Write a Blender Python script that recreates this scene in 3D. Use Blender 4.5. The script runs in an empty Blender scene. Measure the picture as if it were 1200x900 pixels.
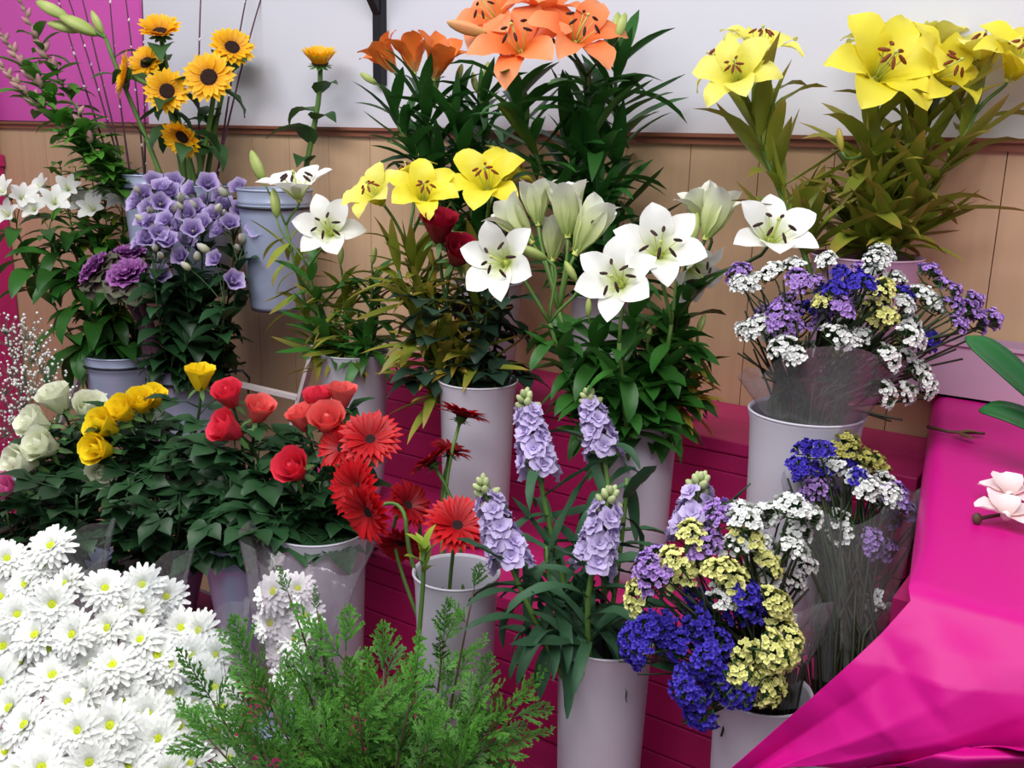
import bpy, math, random
from mathutils import Vector, Matrix, noise
R = random.Random(7)
PI = math.pi
SC = bpy.context.scene
COL = SC.collection

# ------------------------------------------------------------------ camera, world, lights, exposure
# metres; wall_back is y = 0, x runs along it, the camera stands at eye height 1.5 m in front of it
F, PITCH, ROLL, YAW = 1150.0, math.radians(13.9), math.radians(1.4), math.radians(34.3)
CAM = Vector((0.0, -1.5, 1.5))
def camera_axes():
    cp, sp = math.cos(PITCH), math.sin(PITCH)
    r0, d0, f0 = Vector((1, 0, 0)), Vector((0, -sp, -cp)), Vector((0, cp, -sp))
    c, s = math.cos(ROLL), math.sin(ROLL)
    z = Matrix.Rotation(YAW, 3, 'Z')
    return z @ (c * r0 - s * d0), z @ (s * r0 + c * d0), z @ f0
CR, CD, CF = camera_axes()
cam_data = bpy.data.cameras.new('camera')
cam_data.sensor_width = 36.0
cam_data.lens = F / 1200 * 36.0
cam_data.clip_start = 0.02
cam = bpy.data.objects.new('camera', cam_data)
COL.objects.link(cam)
m = Matrix((CR, -CD, -CF)).transposed().to_4x4()
m.translation = CAM
cam.matrix_world = m
SC.camera = cam

world = bpy.data.worlds.new('world')
SC.world = world
world.use_nodes = True
world.node_tree.nodes['Background'].inputs[0].default_value = (0.90, 0.94, 1.0, 1)
world.node_tree.nodes['Background'].inputs[1].default_value = 0.36
def area(name, loc, target, sx, sy, power, color):
    d = bpy.data.lights.new(name, 'AREA')
    d.shape = 'RECTANGLE'; d.size = sx; d.size_y = sy; d.energy = power; d.color = color
    o = bpy.data.objects.new(name, d); COL.objects.link(o)
    o.location = loc
    o.rotation_euler = (Vector(target) - Vector(loc)).to_track_quat('-Z', 'Y').to_euler()
area('ceiling_tube_light', (-1.1, -1.25, 2.75), (-1.1, -0.9, 0.8), 2.6, 0.5, 36, (1.0, 0.985, 0.96))
area('ceiling_tube_light', (0.3, -2.0, 2.75), (-0.2, -0.9, 0.9), 2.0, 0.6, 24, (1.0, 0.985, 0.96))
SC.view_settings.view_transform = 'Standard'
SC.view_settings.look = 'None'
SC.view_settings.gamma = 1.0
SC.view_settings.use_curve_mapping = False
SC.view_settings.exposure = 0.1
SC.cycles.transparent_max_bounces = 24

# ------------------------------------------------------------------ places
def ray(px, py):
    return CR * ((px - 600) / F) + CD * ((py - 450) / F) + CF
def P(px, py, depth):
    return CAM + ray(px, py) * depth
def Py(px, py, y):
    d = ray(px, py); return CAM + d * ((y - CAM.y) / d.y)
def Dv(a, b, c):
    """direction: a to the right, b up, c towards the viewer"""
    return (CR * a - CD * b - CF * c).normalized()

# ------------------------------------------------------------------ materials
def lin(c):
    c = c / 255.0
    return c / 12.92 if c <= 0.04045 else ((c + 0.055) / 1.055) ** 2.4
def rgb(t): return (lin(t[0]), lin(t[1]), lin(t[2]), 1)
def mat(name, stops, rough=0.5, trans=0.0, var=0.15, nscale=30.0, bump=0.0, bscale=60.0, spec=0.4, stretch=None, coord='Object', rand=0.12):
    """colour runs along uv.y through the stops; noise and a per-object value vary it"""
    M = bpy.data.materials.new(name); M.use_nodes = True
    N, L = M.node_tree.nodes, M.node_tree.links
    b = N['Principled BSDF']; out = N['Material Output']
    b.inputs['Roughness'].default_value = rough
    b.inputs['Specular IOR Level'].default_value = spec
    if isinstance(stops, tuple): stops = [(0, stops)]
    if len(stops) > 1:
        uv = N.new('ShaderNodeUVMap'); sp = N.new('ShaderNodeSeparateXYZ'); L.new(uv.outputs[0], sp.inputs[0])
        cr = N.new('ShaderNodeValToRGB'); L.new(sp.outputs[1], cr.inputs[0])
        e = cr.color_ramp.elements
        while len(e) < len(stops): e.new(0.5)
        for i, (p, c) in enumerate(stops):
            e[i].position = p; e[i].color = rgb(c)
        col = cr.outputs[0]
    else:
        cr = N.new('ShaderNodeRGB'); cr.outputs[0].default_value = rgb(stops[0][1]); col = cr.outputs[0]
    tc = N.new('ShaderNodeTexCoord'); src = tc.outputs[coord]
    if stretch:
        mp = N.new('ShaderNodeMapping'); mp.inputs['Scale'].default_value = stretch; L.new(src, mp.inputs[0]); src = mp.outputs[0]
    nz = N.new('ShaderNodeTexNoise'); nz.inputs['Scale'].default_value = nscale; nz.inputs['Detail'].default_value = 3
    L.new(src, nz.inputs['Vector'])
    oi = N.new('ShaderNodeObjectInfo')
    a1 = N.new('ShaderNodeMath'); a1.operation = 'MULTIPLY_ADD'; a1.inputs[1].default_value = 2 * var; a1.inputs[2].default_value = 1 - var
    L.new(nz.outputs[0], a1.inputs[0])
    a2 = N.new('ShaderNodeMath'); a2.operation = 'MULTIPLY_ADD'; a2.inputs[1].default_value = 2 * rand; a2.inputs[2].default_value = 1 - rand
    L.new(oi.outputs['Random'], a2.inputs[0])
    a3 = N.new('ShaderNodeMath'); a3.operation = 'MULTIPLY'; L.new(a1.outputs[0], a3.inputs[0]); L.new(a2.outputs[0], a3.inputs[1])
    hs = N.new('ShaderNodeHueSaturation'); L.new(a3.outputs[0], hs.inputs['Value']); L.new(col, hs.inputs['Color'])
    L.new(hs.outputs[0], b.inputs['Base Color'])
    if bump:
        bz = N.new('ShaderNodeTexNoise'); bz.inputs['Scale'].default_value = bscale; bz.inputs['Detail'].default_value = 4
        L.new(src, bz.inputs['Vector'])
        bn = N.new('ShaderNodeBump'); bn.inputs['Strength'].default_value = bump; bn.inputs['Distance'].default_value = 0.004
        L.new(bz.outputs[0], bn.inputs['Height']); L.new(bn.outputs[0], b.inputs['Normal'])
    if trans:
        t = N.new('ShaderNodeBsdfTranslucent'); L.new(hs.outputs[0], t.inputs[0])
        mx = N.new('ShaderNodeMixShader'); mx.inputs[0].default_value = trans
        L.new(b.outputs[0], mx.inputs[1]); L.new(t.outputs[0], mx.inputs[2]); L.new(mx.outputs[0], out.inputs[0])
    return M

def film(name, tint, haze, gloss):
    M = bpy.data.materials.new(name); M.use_nodes = True
    N, L = M.node_tree.nodes, M.node_tree.links
    N.remove(N['Principled BSDF']); out = N['Material Output']
    t = N.new('ShaderNodeBsdfTransparent'); t.inputs[0].default_value = rgb(tint)
    d = N.new('ShaderNodeBsdfDiffuse'); d.inputs[0].default_value = (0.8, 0.8, 0.82, 1)
    g = N.new('ShaderNodeBsdfGlossy'); g.inputs['Roughness'].default_value = 0.16
    tc = N.new('ShaderNodeTexCoord'); nz = N.new('ShaderNodeTexNoise'); nz.inputs['Scale'].default_value = 26; nz.inputs['Detail'].default_value = 3
    L.new(tc.outputs['Object'], nz.inputs['Vector'])
    bn = N.new('ShaderNodeBump'); bn.inputs['Strength'].default_value = 0.6; bn.inputs['Distance'].default_value = 0.012
    L.new(nz.outputs[0], bn.inputs['Height']); L.new(bn.outputs[0], g.inputs['Normal'])
    lw = N.new('ShaderNodeLayerWeight'); lw.inputs[0].default_value = 0.25
    m1 = N.new('ShaderNodeMixShader'); m1.inputs[0].default_value = haze
    L.new(t.outputs[0], m1.inputs[1]); L.new(d.outputs[0], m1.inputs[2])
    ma = N.new('ShaderNodeMath'); ma.operation = 'MULTIPLY_ADD'; ma.inputs[1].default_value = 0.35; ma.inputs[2].default_value = gloss
    L.new(lw.outputs['Facing'], ma.inputs[0])
    m2 = N.new('ShaderNodeMixShader'); L.new(ma.outputs[0], m2.inputs[0])
    L.new(m1.outputs[0], m2.inputs[1]); L.new(g.outputs[0], m2.inputs[2]); L.new(m2.outputs[0], out.inputs[0])
    return M

PLASTER = mat('white_plaster', (212, 212, 224), 0.7, var=0.03, nscale=3, rand=0)
PINKBOARD = mat('pink_painted_board', (212, 84, 178), 0.5, var=0.04, nscale=4, rand=0)
WOOD = mat('wood_panelling', (206, 171, 138), 0.5, var=0.09, nscale=7, stretch=(9, 9, 0.6), rand=0.05)
RAIL = mat('dado_rail_wood', (140, 86, 66), 0.45, var=0.12, nscale=12, stretch=(0.5, 8, 8), rand=0)
PINKPAINT = mat('pink_bench_paint', (192, 38, 110), 0.42, var=0.14, nscale=9, bump=0.15, bscale=40, rand=0.05)
TABLEWOOD = mat('table_pink_board', (150, 12, 84), 0.5, var=0.06, rand=0)
PAPER = mat('magenta_wrapping_paper', (196, 10, 128), 0.42, var=0.04, nscale=6, bump=0.12, bscale=30, trans=0.05, spec=0.25, rand=0)
FLOOR = mat('floor_tiles', (96, 84, 82), 0.5, var=0.2, nscale=4, rand=0)
VASE = mat('vase_white_plastic', (202, 198, 212), 0.38, var=0.05, nscale=9, rand=0.03, trans=0.06)
PINKPOT = mat('pink_translucent_plastic', (206, 168, 196), 0.35, var=0.04, nscale=6, rand=0.02, trans=0.2)
ZINC = mat('grey_blue_zinc', (168, 178, 206), 0.36, var=0.14, nscale=16, rand=0.05)
ZINC.node_tree.nodes['Principled BSDF'].inputs['Metallic'].default_value = 0.25
BLACK = mat('black_metal', (22, 20, 28), 0.4, var=0.05, rand=0)
WIRE = mat('black_wire', (32, 32, 40), 0.4, var=0.05, rand=0)
WHITEPAINT = mat('white_painted_wood', (214, 204, 206), 0.5, var=0.05, rand=0)
DARK = mat('dark_slot', (38, 36, 40), 0.6, rand=0)
FILM = film('clear_cellophane', (246, 248, 250), 0.07, 0.05)
FILMHAZY = film('hazy_cellophane', (238, 232, 240), 0.09, 0.05)

STEM = mat('green_stem', (84, 118, 52), 0.5, trans=0.0)
STEMD = mat('dark_green_stem', (46, 74, 36), 0.5)
STEMDARK = mat('dark_statice_stem', (44, 50, 34), 0.6, var=.3, nscale=60)
STEMBROWN = mat('brown_stem', (84, 64, 50), 0.6)
WILLOW = mat('willow_bark', (74, 36, 54), 0.5)
CATKIN = mat('willow_catkin', (232, 222, 230), 0.8)
LILYLEAF = mat('lily_leaf', [(0, (64, 118, 46)), (1, (48, 106, 40))], 0.38, 0.25, var=0.3, nscale=18, rand=0.3)
LILYLEAFD = mat('dark_lily_leaf', [(0, (54, 104, 42)), (1, (42, 94, 40))], 0.36, 0.25, var=0.3, nscale=18, rand=0.35)
LILYLEAFY = mat('yellowing_lily_leaf', [(0, (146, 156, 52)), (0.6, (128, 140, 48)), (1, (150, 126, 56))], 0.45, 0.25, var=0.3, nscale=14, rand=0.3)
LILYLEAFY2 = mat('pale_yellow_lily_leaf', [(0, (166, 158, 56)), (1, (190, 160, 70))], 0.45, 0.25, var=0.25, nscale=14, rand=0.2)
ROSELEAF = mat('rose_leaf', [(0, (34, 66, 38)), (1, (40, 78, 44))], 0.42, 0.15, var=0.3, nscale=24, rand=0.35)
ROSELEAFD = mat('dark_red_rose_leaf', [(0, (34, 58, 44)), (1, (46, 72, 58))], 0.42, 0.12, var=0.3, nscale=24, rand=0.35)
SUNLEAF = mat('sunflower_leaf', [(0, (60, 96, 46)), (1, (48, 88, 46))], 0.55, 0.2, var=0.25, nscale=24, rand=0.25)
STOCKLEAF = mat('stock_leaf', [(0, (60, 98, 66)), (1, (44, 84, 58))], 0.6, 0.12, var=0.25, nscale=24, rand=0.25)
BUSHLEAF = mat('filler_leaf', [(0, (60, 120, 40)), (1, (88, 148, 52))], 0.45, 0.25, var=0.3, nscale=24, rand=0.3)
LIMELEAF = mat('lime_filler_leaf', [(0, (122, 150, 46)), (1, (150, 170, 60))], 0.5, 0.25, var=0.3, nscale=24, rand=0.3)
CONIFER = mat('conifer_scale_leaf', [(0, (44, 98, 36)), (1, (98, 158, 56))], 0.5, 0.2, var=0.4, nscale=20, rand=0.42)
ORCHIDLEAF = mat('orchid_leaf', [(0, (26, 82, 40)), (1, (40, 104, 50))], 0.32, 0.08, var=0.2, nscale=9, rand=0.1)

YELLOW = mat('yellow_lily_petal', [(0, (210, 206, 50)), (0.25, (246, 232, 50)), (1, (252, 240, 84))], 0.45, 0.3, var=0.06, rand=0.05)
PALEYELLOW = mat('pale_yellow_lily_petal', [(0, (200, 200, 70)), (0.25, (240, 232, 86)), (1, (250, 244, 130))], 0.45, 0.3, var=0.06, rand=0.06)
ORANGE = mat('orange_lily_petal', [(0, (240, 116, 40)), (0.4, (250, 126, 62)), (1, (252, 166, 116))], 0.45, 0.3, var=0.06, rand=0.05)
AMBER = mat('amber_lily_petal', [(0, (242, 196, 130)), (0.3, (236, 140, 60)), (1, (232, 116, 50))], 0.45, 0.3, var=0.08, rand=0.07)
WHITE = mat('white_lily_petal', [(0, (196, 212, 110)), (0.3, (238, 242, 214)), (0.5, (250, 250, 246)), (1, (252, 252, 252))], 0.45, 0.25, var=0.03, rand=0.02)
WHITESIDE = mat('cream_lily_petal', [(0, (150, 172, 84)), (0.4, (216, 224, 164)), (0.85, (244, 246, 234)), (1, (250, 250, 246))], 0.45, 0.25, var=0.05, rand=0.03)
BUDGREEN = mat('lily_bud_green', [(0, (140, 166, 76)), (0.6, (186, 200, 120)), (1, (160, 178, 90))], 0.45, 0.15, var=0.08, rand=0.08)
BUDORANGE = mat('lily_bud_orange', [(0, (220, 190, 110)), (0.5, (238, 160, 110)), (1, (206, 170, 110))], 0.45, 0.15, var=0.08, rand=0.08)
BUDYELLOW = mat('lily_bud_yellow', [(0, (150, 150, 50)), (0.7, (196, 180, 80)), (1, (190, 150, 80))], 0.45, 0.15, var=0.08, rand=0.08)
ANTHERRED = mat('rust_anther', (128, 58, 22), 0.7, rand=0)
ANTHERDARK = mat('dark_anther', (52, 20, 18), 0.7, rand=0)
FILAMENT = mat('stamen_filament', (196, 206, 110), 0.5, rand=0)
SUNPETAL = mat('sunflower_petal', [(0, (226, 140, 10)), (0.4, (250, 186, 16)), (1, (255, 206, 30))], 0.5, 0.25, var=0.08, rand=0.1)
SUNDISK = mat('sunflower_disk', (44, 22, 16), 0.9, var=0.5, nscale=300, bump=1.0, bscale=420, rand=0)
SEPAL = mat('green_sepal', [(0, (64, 100, 44)), (1, (92, 132, 66))], 0.5, 0.1, rand=0.15)
GERB = mat('gerbera_petal', [(0, (160, 4, 14)), (1, (208, 10, 26))], 0.5, 0.2, var=0.1, rand=0.12)
GERBDARK = mat('dark_gerbera_petal', [(0, (120, 4, 18)), (1, (172, 8, 26))], 0.5, 0.2, var=0.1, rand=0.12)
GERBEYE = mat('gerbera_eye', (34, 10, 14), 0.9, var=0.3, nscale=300, rand=0)
CORAL = mat('coral_rose_petal', [(0, (214, 34, 66)), (1, (240, 66, 92))], 0.5, 0.2, var=0.06, rand=0.07)
CORALPALE = mat('pale_coral_rose_petal', [(0, (222, 66, 74)), (1, (246, 116, 112))], 0.5, 0.2, var=0.06, rand=0.06)
ROSEYELLOW = mat('yellow_rose_petal', [(0, (242, 206, 10)), (1, (254, 228, 40))], 0.5, 0.2, var=0.05, rand=0.05)
ROSECREAM = mat('cream_rose_petal', [(0, (216, 222, 176)), (1, (244, 246, 228))], 0.5, 0.2, var=0.03, rand=0.03)
ROSERED = mat('crimson_rose_petal', [(0, (100, 4, 26)), (1, (156, 14, 46))], 0.5, 0.12, var=0.1, rand=0.1)
ROSEPINK = mat('pink_rose_petal', [(0, (216, 90, 160)), (1, (240, 130, 190))], 0.5, 0.2, var=0.1, rand=0.1)
LILAC = mat('lisianthus_petal', [(0, (112, 84, 156)), (0.5, (154, 128, 196)), (1, (200, 184, 226))], 0.5, 0.25, var=0.08, rand=0.14)
LISBUD = mat('lisianthus_bud', [(0, (150, 166, 110)), (0.6, (214, 214, 186)), (1, (206, 200, 210))], 0.5, 0.15, rand=0.15)
KALEP = mat('kale_purple', [(0, (130, 50, 130)), (0.6, (142, 74, 150)), (1, (168, 104, 172))], 0.6, 0.15, var=0.2, nscale=40, rand=0.15)
KALEG = mat('kale_grey_green', [(0, (110, 74, 96)), (1, (96, 104, 78))], 0.6, 0.15, var=0.2, nscale=40, rand=0.15)
KALESTEM = mat('kale_stem', (82, 50, 66), 0.7, var=0.5, nscale=110, bump=0.8, bscale=140, rand=0)
ALSTRO = mat('alstroemeria_petal', [(0, (200, 214, 150)), (0.4, (242, 244, 238)), (1, (250, 250, 250))], 0.5, 0.2, var=0.03, rand=0.03)
STOCK = mat('stock_petal', [(0, (206, 200, 220)), (0.5, (196, 178, 226)), (1, (212, 198, 238))], 0.5, 0.25, var=0.07, rand=0.12)
STOCKBUD = mat('stock_bud', [(0, (150, 172, 100)), (1, (200, 206, 160))], 0.5, 0.1, rand=0.15)
MUM = mat('chrysanthemum_petal', [(0, (226, 240, 176)), (0.3, (248, 250, 244)), (1, (252, 253, 253))], 0.5, 0.25, var=0.02, rand=0.02)
MUMEYE = mat('chrysanthemum_eye', (196, 208, 40), 0.8, var=0.25, nscale=500, rand=0.08)
ST_WHITE = mat('statice_white', [(0, (216, 220, 206)), (1, (246, 247, 250))], 0.6, 0.15, var=0.04, rand=0.03)
ST_BLUE = mat('statice_blue', [(0, (40, 26, 136)), (1, (74, 58, 200))], 0.6, 0.15, var=0.15, rand=0.12)
ST_LILAC = mat('statice_lilac', [(0, (140, 100, 180)), (1, (190, 152, 226))], 0.6, 0.15, var=0.1, rand=0.1)
ST_YELLOW = mat('statice_yellow', [(0, (206, 208, 110)), (1, (248, 246, 168))], 0.6, 0.15, var=0.06, rand=0.05)
ST_OLIVE = mat('statice_dull_yellow', [(0, (140, 140, 60)), (1, (190, 184, 100))], 0.6, 0.15, var=0.08, rand=0.05)
GYPS = mat('gypsophila_white', (226, 226, 222), 0.7, rand=0.02)
GREYSTEM = mat('fine_grey_green_stem', (92, 104, 84), 0.6)
SNAP = mat('snapdragon_pink', [(0, (160, 150, 112)), (1, (212, 140, 166))], 0.5, 0.15, rand=0.15)
ORCHIDW = mat('orchid_petal', [(0, (214, 170, 164)), (0.5, (244, 226, 226)), (1, (250, 244, 244))], 0.45, 0.25, var=0.04, rand=0.03)
DEADLEAF = mat('dry_leaf', [(0, (96, 70, 46)), (1, (120, 92, 56))], 0.6, 0.1, var=0.2)

# ------------------------------------------------------------------ mesh building
def lerp_table(tab, t):
    x = t * (len(tab) - 1); i = min(int(x), len(tab) - 2); f = x - i
    return tab[i] * (1 - f) + tab[i + 1] * f
LANCE = [.22, .62, .9, 1, .93, .74, .48, .03]
TEPAL = [.30, .50, .74, .92, 1, .99, .88, .60, .03]
TEPALN = [.30, .46, .64, .78, .85, .84, .70, .44, .03]
OVAL = [.06, .66, .95, 1, .86, .58, .26, .02]
ROUND = [.28, .50, .76, .95, 1, .94, .68, .25]
STRAP = [.45, .72, .9, 1, 1, .97, .85, .58, .08]
BLUNT = [.5, .8, .97, 1, 1, .95, .8, .4]
HEART = [.35, .95, 1, .92, .74, .5, .25, .02]

class MB:
    def __init__(s): s.v, s.f, s.mi, s.uv, s.mats = [], [], [], [], []
    def m(s, M):
        if M not in s.mats: s.mats.append(M)
        return s.mats.index(M)
    def quadgrid(s, pts, uvs, nu, nv, mi, close=False):
        b = len(s.v); s.v += pts; s.uv += uvs
        n = nv if close else nv + 1
        for i in range(nu):
            for j in range(nv):
                j2 = (j + 1) % n
                s.f.append((b + i * n + j, b + i * n + j2, b + (i + 1) * n + j2, b + (i + 1) * n + j)); s.mi.append(mi)
    def blade(s, M, X, L, W, e0=0, e1=0, p=1.0, prof=LANCE, cup=0.0, fold=0.0, nu=6, nv=2, ruffle=0.0, rf=3.0, side=0.0, seed=0.0, twist=0.0):
        mi = s.m(M); pts, uvs = [], []; y = z = xx = 0.0; dl = L / nu
        for i in range(nu + 1):
            t = i / nu; a = math.radians(e0 + (e1 - e0) * t ** p); w = W * lerp_table(prof, t)
            ca, sa = math.cos(a), math.sin(a); tw = twist * t
            for j in range(nv + 1):
                q = -1 + 2 * j / nv
                off = cup * w * q * q + fold * w * abs(q) + ruffle * W * abs(q) * math.sin(rf * 2 * PI * t + q * 2 + seed)
                lx, lz = q * w * math.cos(tw) - off * math.sin(tw), off * math.cos(tw) + q * w * math.sin(tw)
                pts.append(X @ Vector((xx + lx, y - sa * lz, z + ca * lz))); uvs.append((j / nv, t))
            y += ca * dl; z += sa * dl; xx += side * dl * t
        s.quadgrid(pts, uvs, nu, nv, mi)
    def cup_petal(s, M, X, a0, span, rb, rt, h, flare=0.0, dip=0.15, nu=5, nv=4, drop=0.3, rfl=0.0):
        mi = s.m(M); pts, uvs = [], []
        for i in range(nu + 1):
            t = i / nu
            wf = 0.35 + 0.65 * math.sin(min(1, t * 1.4) * PI / 2)
            for j in range(nv + 1):
                q = -1 + 2 * j / nv
                a = a0 + q * span / 2 * wf
                r = rb + (rt - rb) * math.sin(t * PI / 2) + flare * t ** 4 * (1 - .3 * q * q) + rfl * t * math.sin(q * 5 + a0 * 3)
                zz = h * t - dip * h * q * q * t * t - flare * drop * t ** 6
                pts.append(X @ Vector((r * math.cos(a), r * math.sin(a), zz))); uvs.append((j / nv, t))
        s.quadgrid(pts, uvs, nu, nv, mi)
    def tube(s, M, pts, r0, r1=None, sides=6, cap=True):
        r1 = r0 if r1 is None else r1; mi = s.m(M); P_, U = [], []; n = len(pts)
        pv = [Vector(p) for p in pts]
        t0 = (pv[1] - pv[0]).normalized(); ref = Vector((1, 0, 0)) if abs(t0.x) < .8 else Vector((0, 1, 0))
        nn = t0.cross(ref).normalized()
        for i in range(n):
            t = (pv[min(i + 1, n - 1)] - pv[max(i - 1, 0)]).normalized()
            nn = (nn - t * nn.dot(t)).normalized(); bb = t.cross(nn); r = r0 + (r1 - r0) * i / (n - 1)
            for k in range(sides):
                a = 2 * PI * k / sides
                P_.append(pv[i] + nn * (r * math.cos(a)) + bb * (r * math.sin(a))); U.append((k / sides, i / (n - 1)))
        b = len(s.v); s.quadgrid(P_, U, n - 1, sides, mi, True)
        if cap:
            s.f.append(tuple(b + k for k in reversed(range(sides)))); s.mi.append(mi)
            s.f.append(tuple(b + (n - 1) * sides + k for k in range(sides))); s.mi.append(mi)
    def lathe(s, M, X, prof, seg=12, lobes=0, lobe=0.0):
        mi = s.m(M); P_, U = [], []; n = len(prof)
        for i, (r, z) in enumerate(prof):
            for k in range(seg):
                a = 2 * PI * k / seg; rr = r * (1 + lobe * math.cos(lobes * a)) if lobes else r
                P_.append(X @ Vector((rr * math.cos(a), rr * math.sin(a), z))); U.append((k / seg, i / (n - 1)))
        s.quadgrid(P_, U, n - 1, seg, mi, True)
    def ball(s, M, c, r, seg=6, rings=4, sz=1.0, X=None):
        X = X or Matrix.Translation(c)
        s.lathe(M, X, [(max(1e-4, r * math.sin(PI * i / rings)), -r * sz * math.cos(PI * i / rings)) for i in range(rings + 1)], seg)
    def box(s, M, lo, hi, X=None):
        mi = s.m(M); b = len(s.v)
        for z in (lo[2], hi[2]):
            for x, y in ((lo[0], lo[1]), (hi[0], lo[1]), (hi[0], hi[1]), (lo[0], hi[1])):
                v = Vector((x, y, z)); s.v.append(X @ v if X else v); s.uv.append((0.5, 0.5))
        for f in ((3, 2, 1, 0), (4, 5, 6, 7), (0, 1, 5, 4), (1, 2, 6, 5), (2, 3, 7, 6), (3, 0, 4, 7)):
            s.f.append(tuple(b + i for i in f)); s.mi.append(mi)
    def mesh(s, name, smooth=True):
        me = bpy.data.meshes.new(name)
        me.from_pydata([tuple(v) for v in s.v], [], s.f)
        for M in s.mats: me.materials.append(M)
        me.polygons.foreach_set('material_index', s.mi)
        if smooth: me.polygons.foreach_set('use_smooth', [True] * len(s.f))
        ul = me.uv_layers.new(name='UVMap')
        li = [0] * len(me.loops); me.loops.foreach_get('vertex_index', li)
        flat = []
        for i in li: flat += s.uv[i]
        ul.data.foreach_set('uv', flat)
        return me
I4 = Matrix.Identity(4)
def rz(a): return Matrix.Rotation(a, 4, 'Z')
def rx(a): return Matrix.Rotation(a, 4, 'X')
def T(*v): return Matrix.Translation(Vector(v))

def frame_y(pos, d, up=Vector((0, 0, 1)), scale=1.0):
    """local y along d, local z near up"""
    y = d.normalized(); x = y.cross(up)
    if x.length < 1e-3: x = y.cross(Vector((1, 0, 0)))
    x.normalize(); z = x.cross(y)
    M = Matrix((x, y, z)).transposed().to_4x4() @ Matrix.Scale(scale, 4); M.translation = pos
    return M
def frame_z(pos, d, roll=0.0, scale=1.0):
    z = d.normalized(); x = z.cross(Vector((0, 0, 1)))
    if x.length < 1e-3: x = Vector((1, 0, 0))
    x.normalize(); y = z.cross(x)
    M = Matrix((x, y, z)).transposed().to_4x4() @ rz(roll) @ Matrix.Scale(scale, 4); M.translation = pos
    return M

# ------------------------------------------------------------------ objects
def tag(o, label=None, cat=None, group=None, kind=None):
    if label: o['label'] = label
    if cat: o['category'] = cat
    if group: o['group'] = group
    if kind: o['kind'] = kind
    return o
def thing(name, label, cat, loc, group=None):
    o = bpy.data.objects.new(name, None); COL.objects.link(o)
    o.empty_display_size = 0.02; o.location = loc
    return tag(o, label, cat, group)
def part(name, me, parent=None, M=None, kind=None, label=None):
    o = bpy.data.objects.new(name, me); COL.objects.link(o)
    if parent is not None: o.parent = parent
    if M is not None: o.matrix_basis = M
    if kind: o['kind'] = kind
    if label: o['label'] = label
    return o
def bez(p0, p1, p2, p3, n=10):
    out = []
    for i in range(n + 1):
        t = i / n; u = 1 - t
        out.append(p0 * u ** 3 + p1 * (3 * u * u * t) + p2 * (3 * u * t * t) + p3 * t ** 3)
    return out
def curve_at(pts, t):
    x = t * (len(pts) - 1); i = min(int(x), len(pts) - 2)
    return pts[i].lerp(pts[i + 1], x - i), (pts[i + 1] - pts[i]).normalized()
def stem_curve(base, head, axis, up=None, n=10, k0=.4, k1=.3):
    d = (head - base).length
    u = up or Vector((0, 0, 1))
    return bez(base, base + u * d * k0, head - axis * d * k1, head, n)
HOLD = []   # (x, y, rim height, rim radius) of every container
def leaves_on(root, pts, t0, t1, n, meshes, smin, smax, elo, ehi, name='leaf', az0=None, kz=None):
    o0 = root.location; az = R.uniform(0, 6.28) if az0 is None else az0
    for i in range(n):
        t = t0 + (t1 - t0) * (i + R.uniform(.1, .9)) / n
        p, _ = curve_at(pts, min(t, .999)); az += 2.4 + R.uniform(-.4, .4)
        while t < .97 and any(math.hypot(p.x - x, p.y - y) < r * 1.1 and z - .30 < p.z < z + .004 for x, y, z, r in HOLD):
            t += .02; p, _ = curve_at(pts, min(t, .999))
        if t >= .97 and t1 < .97: continue
        e = math.radians(R.uniform(elo, ehi)); s = R.uniform(smin, smax)
        d = Vector((math.cos(az) * math.cos(e), math.sin(az) * math.cos(e), math.sin(e)))
        if p.y + d.y * s * 0.11 > -0.012: d.y = -abs(d.y) * .4
        part(name, R.choice(meshes), root, frame_y(p - o0, d, scale=s))

# leaf meshes (unit = real metres, scaled a little where they are placed)
def leaf_set(M, L, W, angles, prof=LANCE, fold=.35, nu=6, ruffle=0.0):
    out = []
    for (e0, e1, side, tw) in angles:
        b = MB(); b.blade(M, I4, L, W, e0, e1, 1.2, prof, fold=fold, nu=nu, side=side, ruffle=ruffle, twist=tw, seed=R.random() * 6); out.append(b.mesh('leaf'))
    return out
ARCS = [(0, -30, 0, .2), (5, -70, .2, -.3), (10, 20, -.2, .4), (0, -55, .1, .5), (8, -15, -.1, -.4)]
LF_LILY = leaf_set(LILYLEAF, .10, .0115, ARCS)
LF_LILYD = leaf_set(LILYLEAFD, .12, .0125, ARCS)
LF_LILYY = leaf_set(LILYLEAFY, .12, .0110, [(0, -20, 0, .2), (5, -45, .2, -.3), (5, 15, -.2, .4), (0, -75, .1, .5), (8, -10, -.1, -.4)])
LF_LILYY2 = leaf_set(LILYLEAFY2, .09, .009, ARCS)
LF_LILYB = leaf_set(LILYLEAF, .08, .0135, ARCS)
LF_SUN = leaf_set(SUNLEAF, .085, .026, [(10, -80, 0, .1), (0, -100, .1, .2), (20, -60, -.1, -.2)], HEART, .3, 6, .08)
LF_STOCK = leaf_set(STOCKLEAF, .115, .0078, [(10, -60, .1, .3), (5, -110, -.1, -.4), (20, 10, 0, .5), (15, -90, .2, .3)], STRAP, .5, 9, .14)
LF_BUSH = leaf_set(BUSHLEAF, .06, .013, [(0, -30, 0, .2), (10, -60, .1, -.2)], LANCE, .3, 5)
LF_LIME = leaf_set(LIMELEAF, .045, .009, [(0, -30, 0, .2), (10, -60, .1, -.2)], LANCE, .3, 4)
LF_ALS = leaf_set(LILYLEAF, .12, .019, [(0, -95, 0, .3), (10, -75, .1, .5), (5, -60, -.1, -.4)], LANCE, .25, 6)
LF_LIS = leaf_set(ROSELEAF, .055, .016, [(0, -40, 0, .1), (10, -70, .1, -.2)], OVAL, .3, 5)
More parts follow.
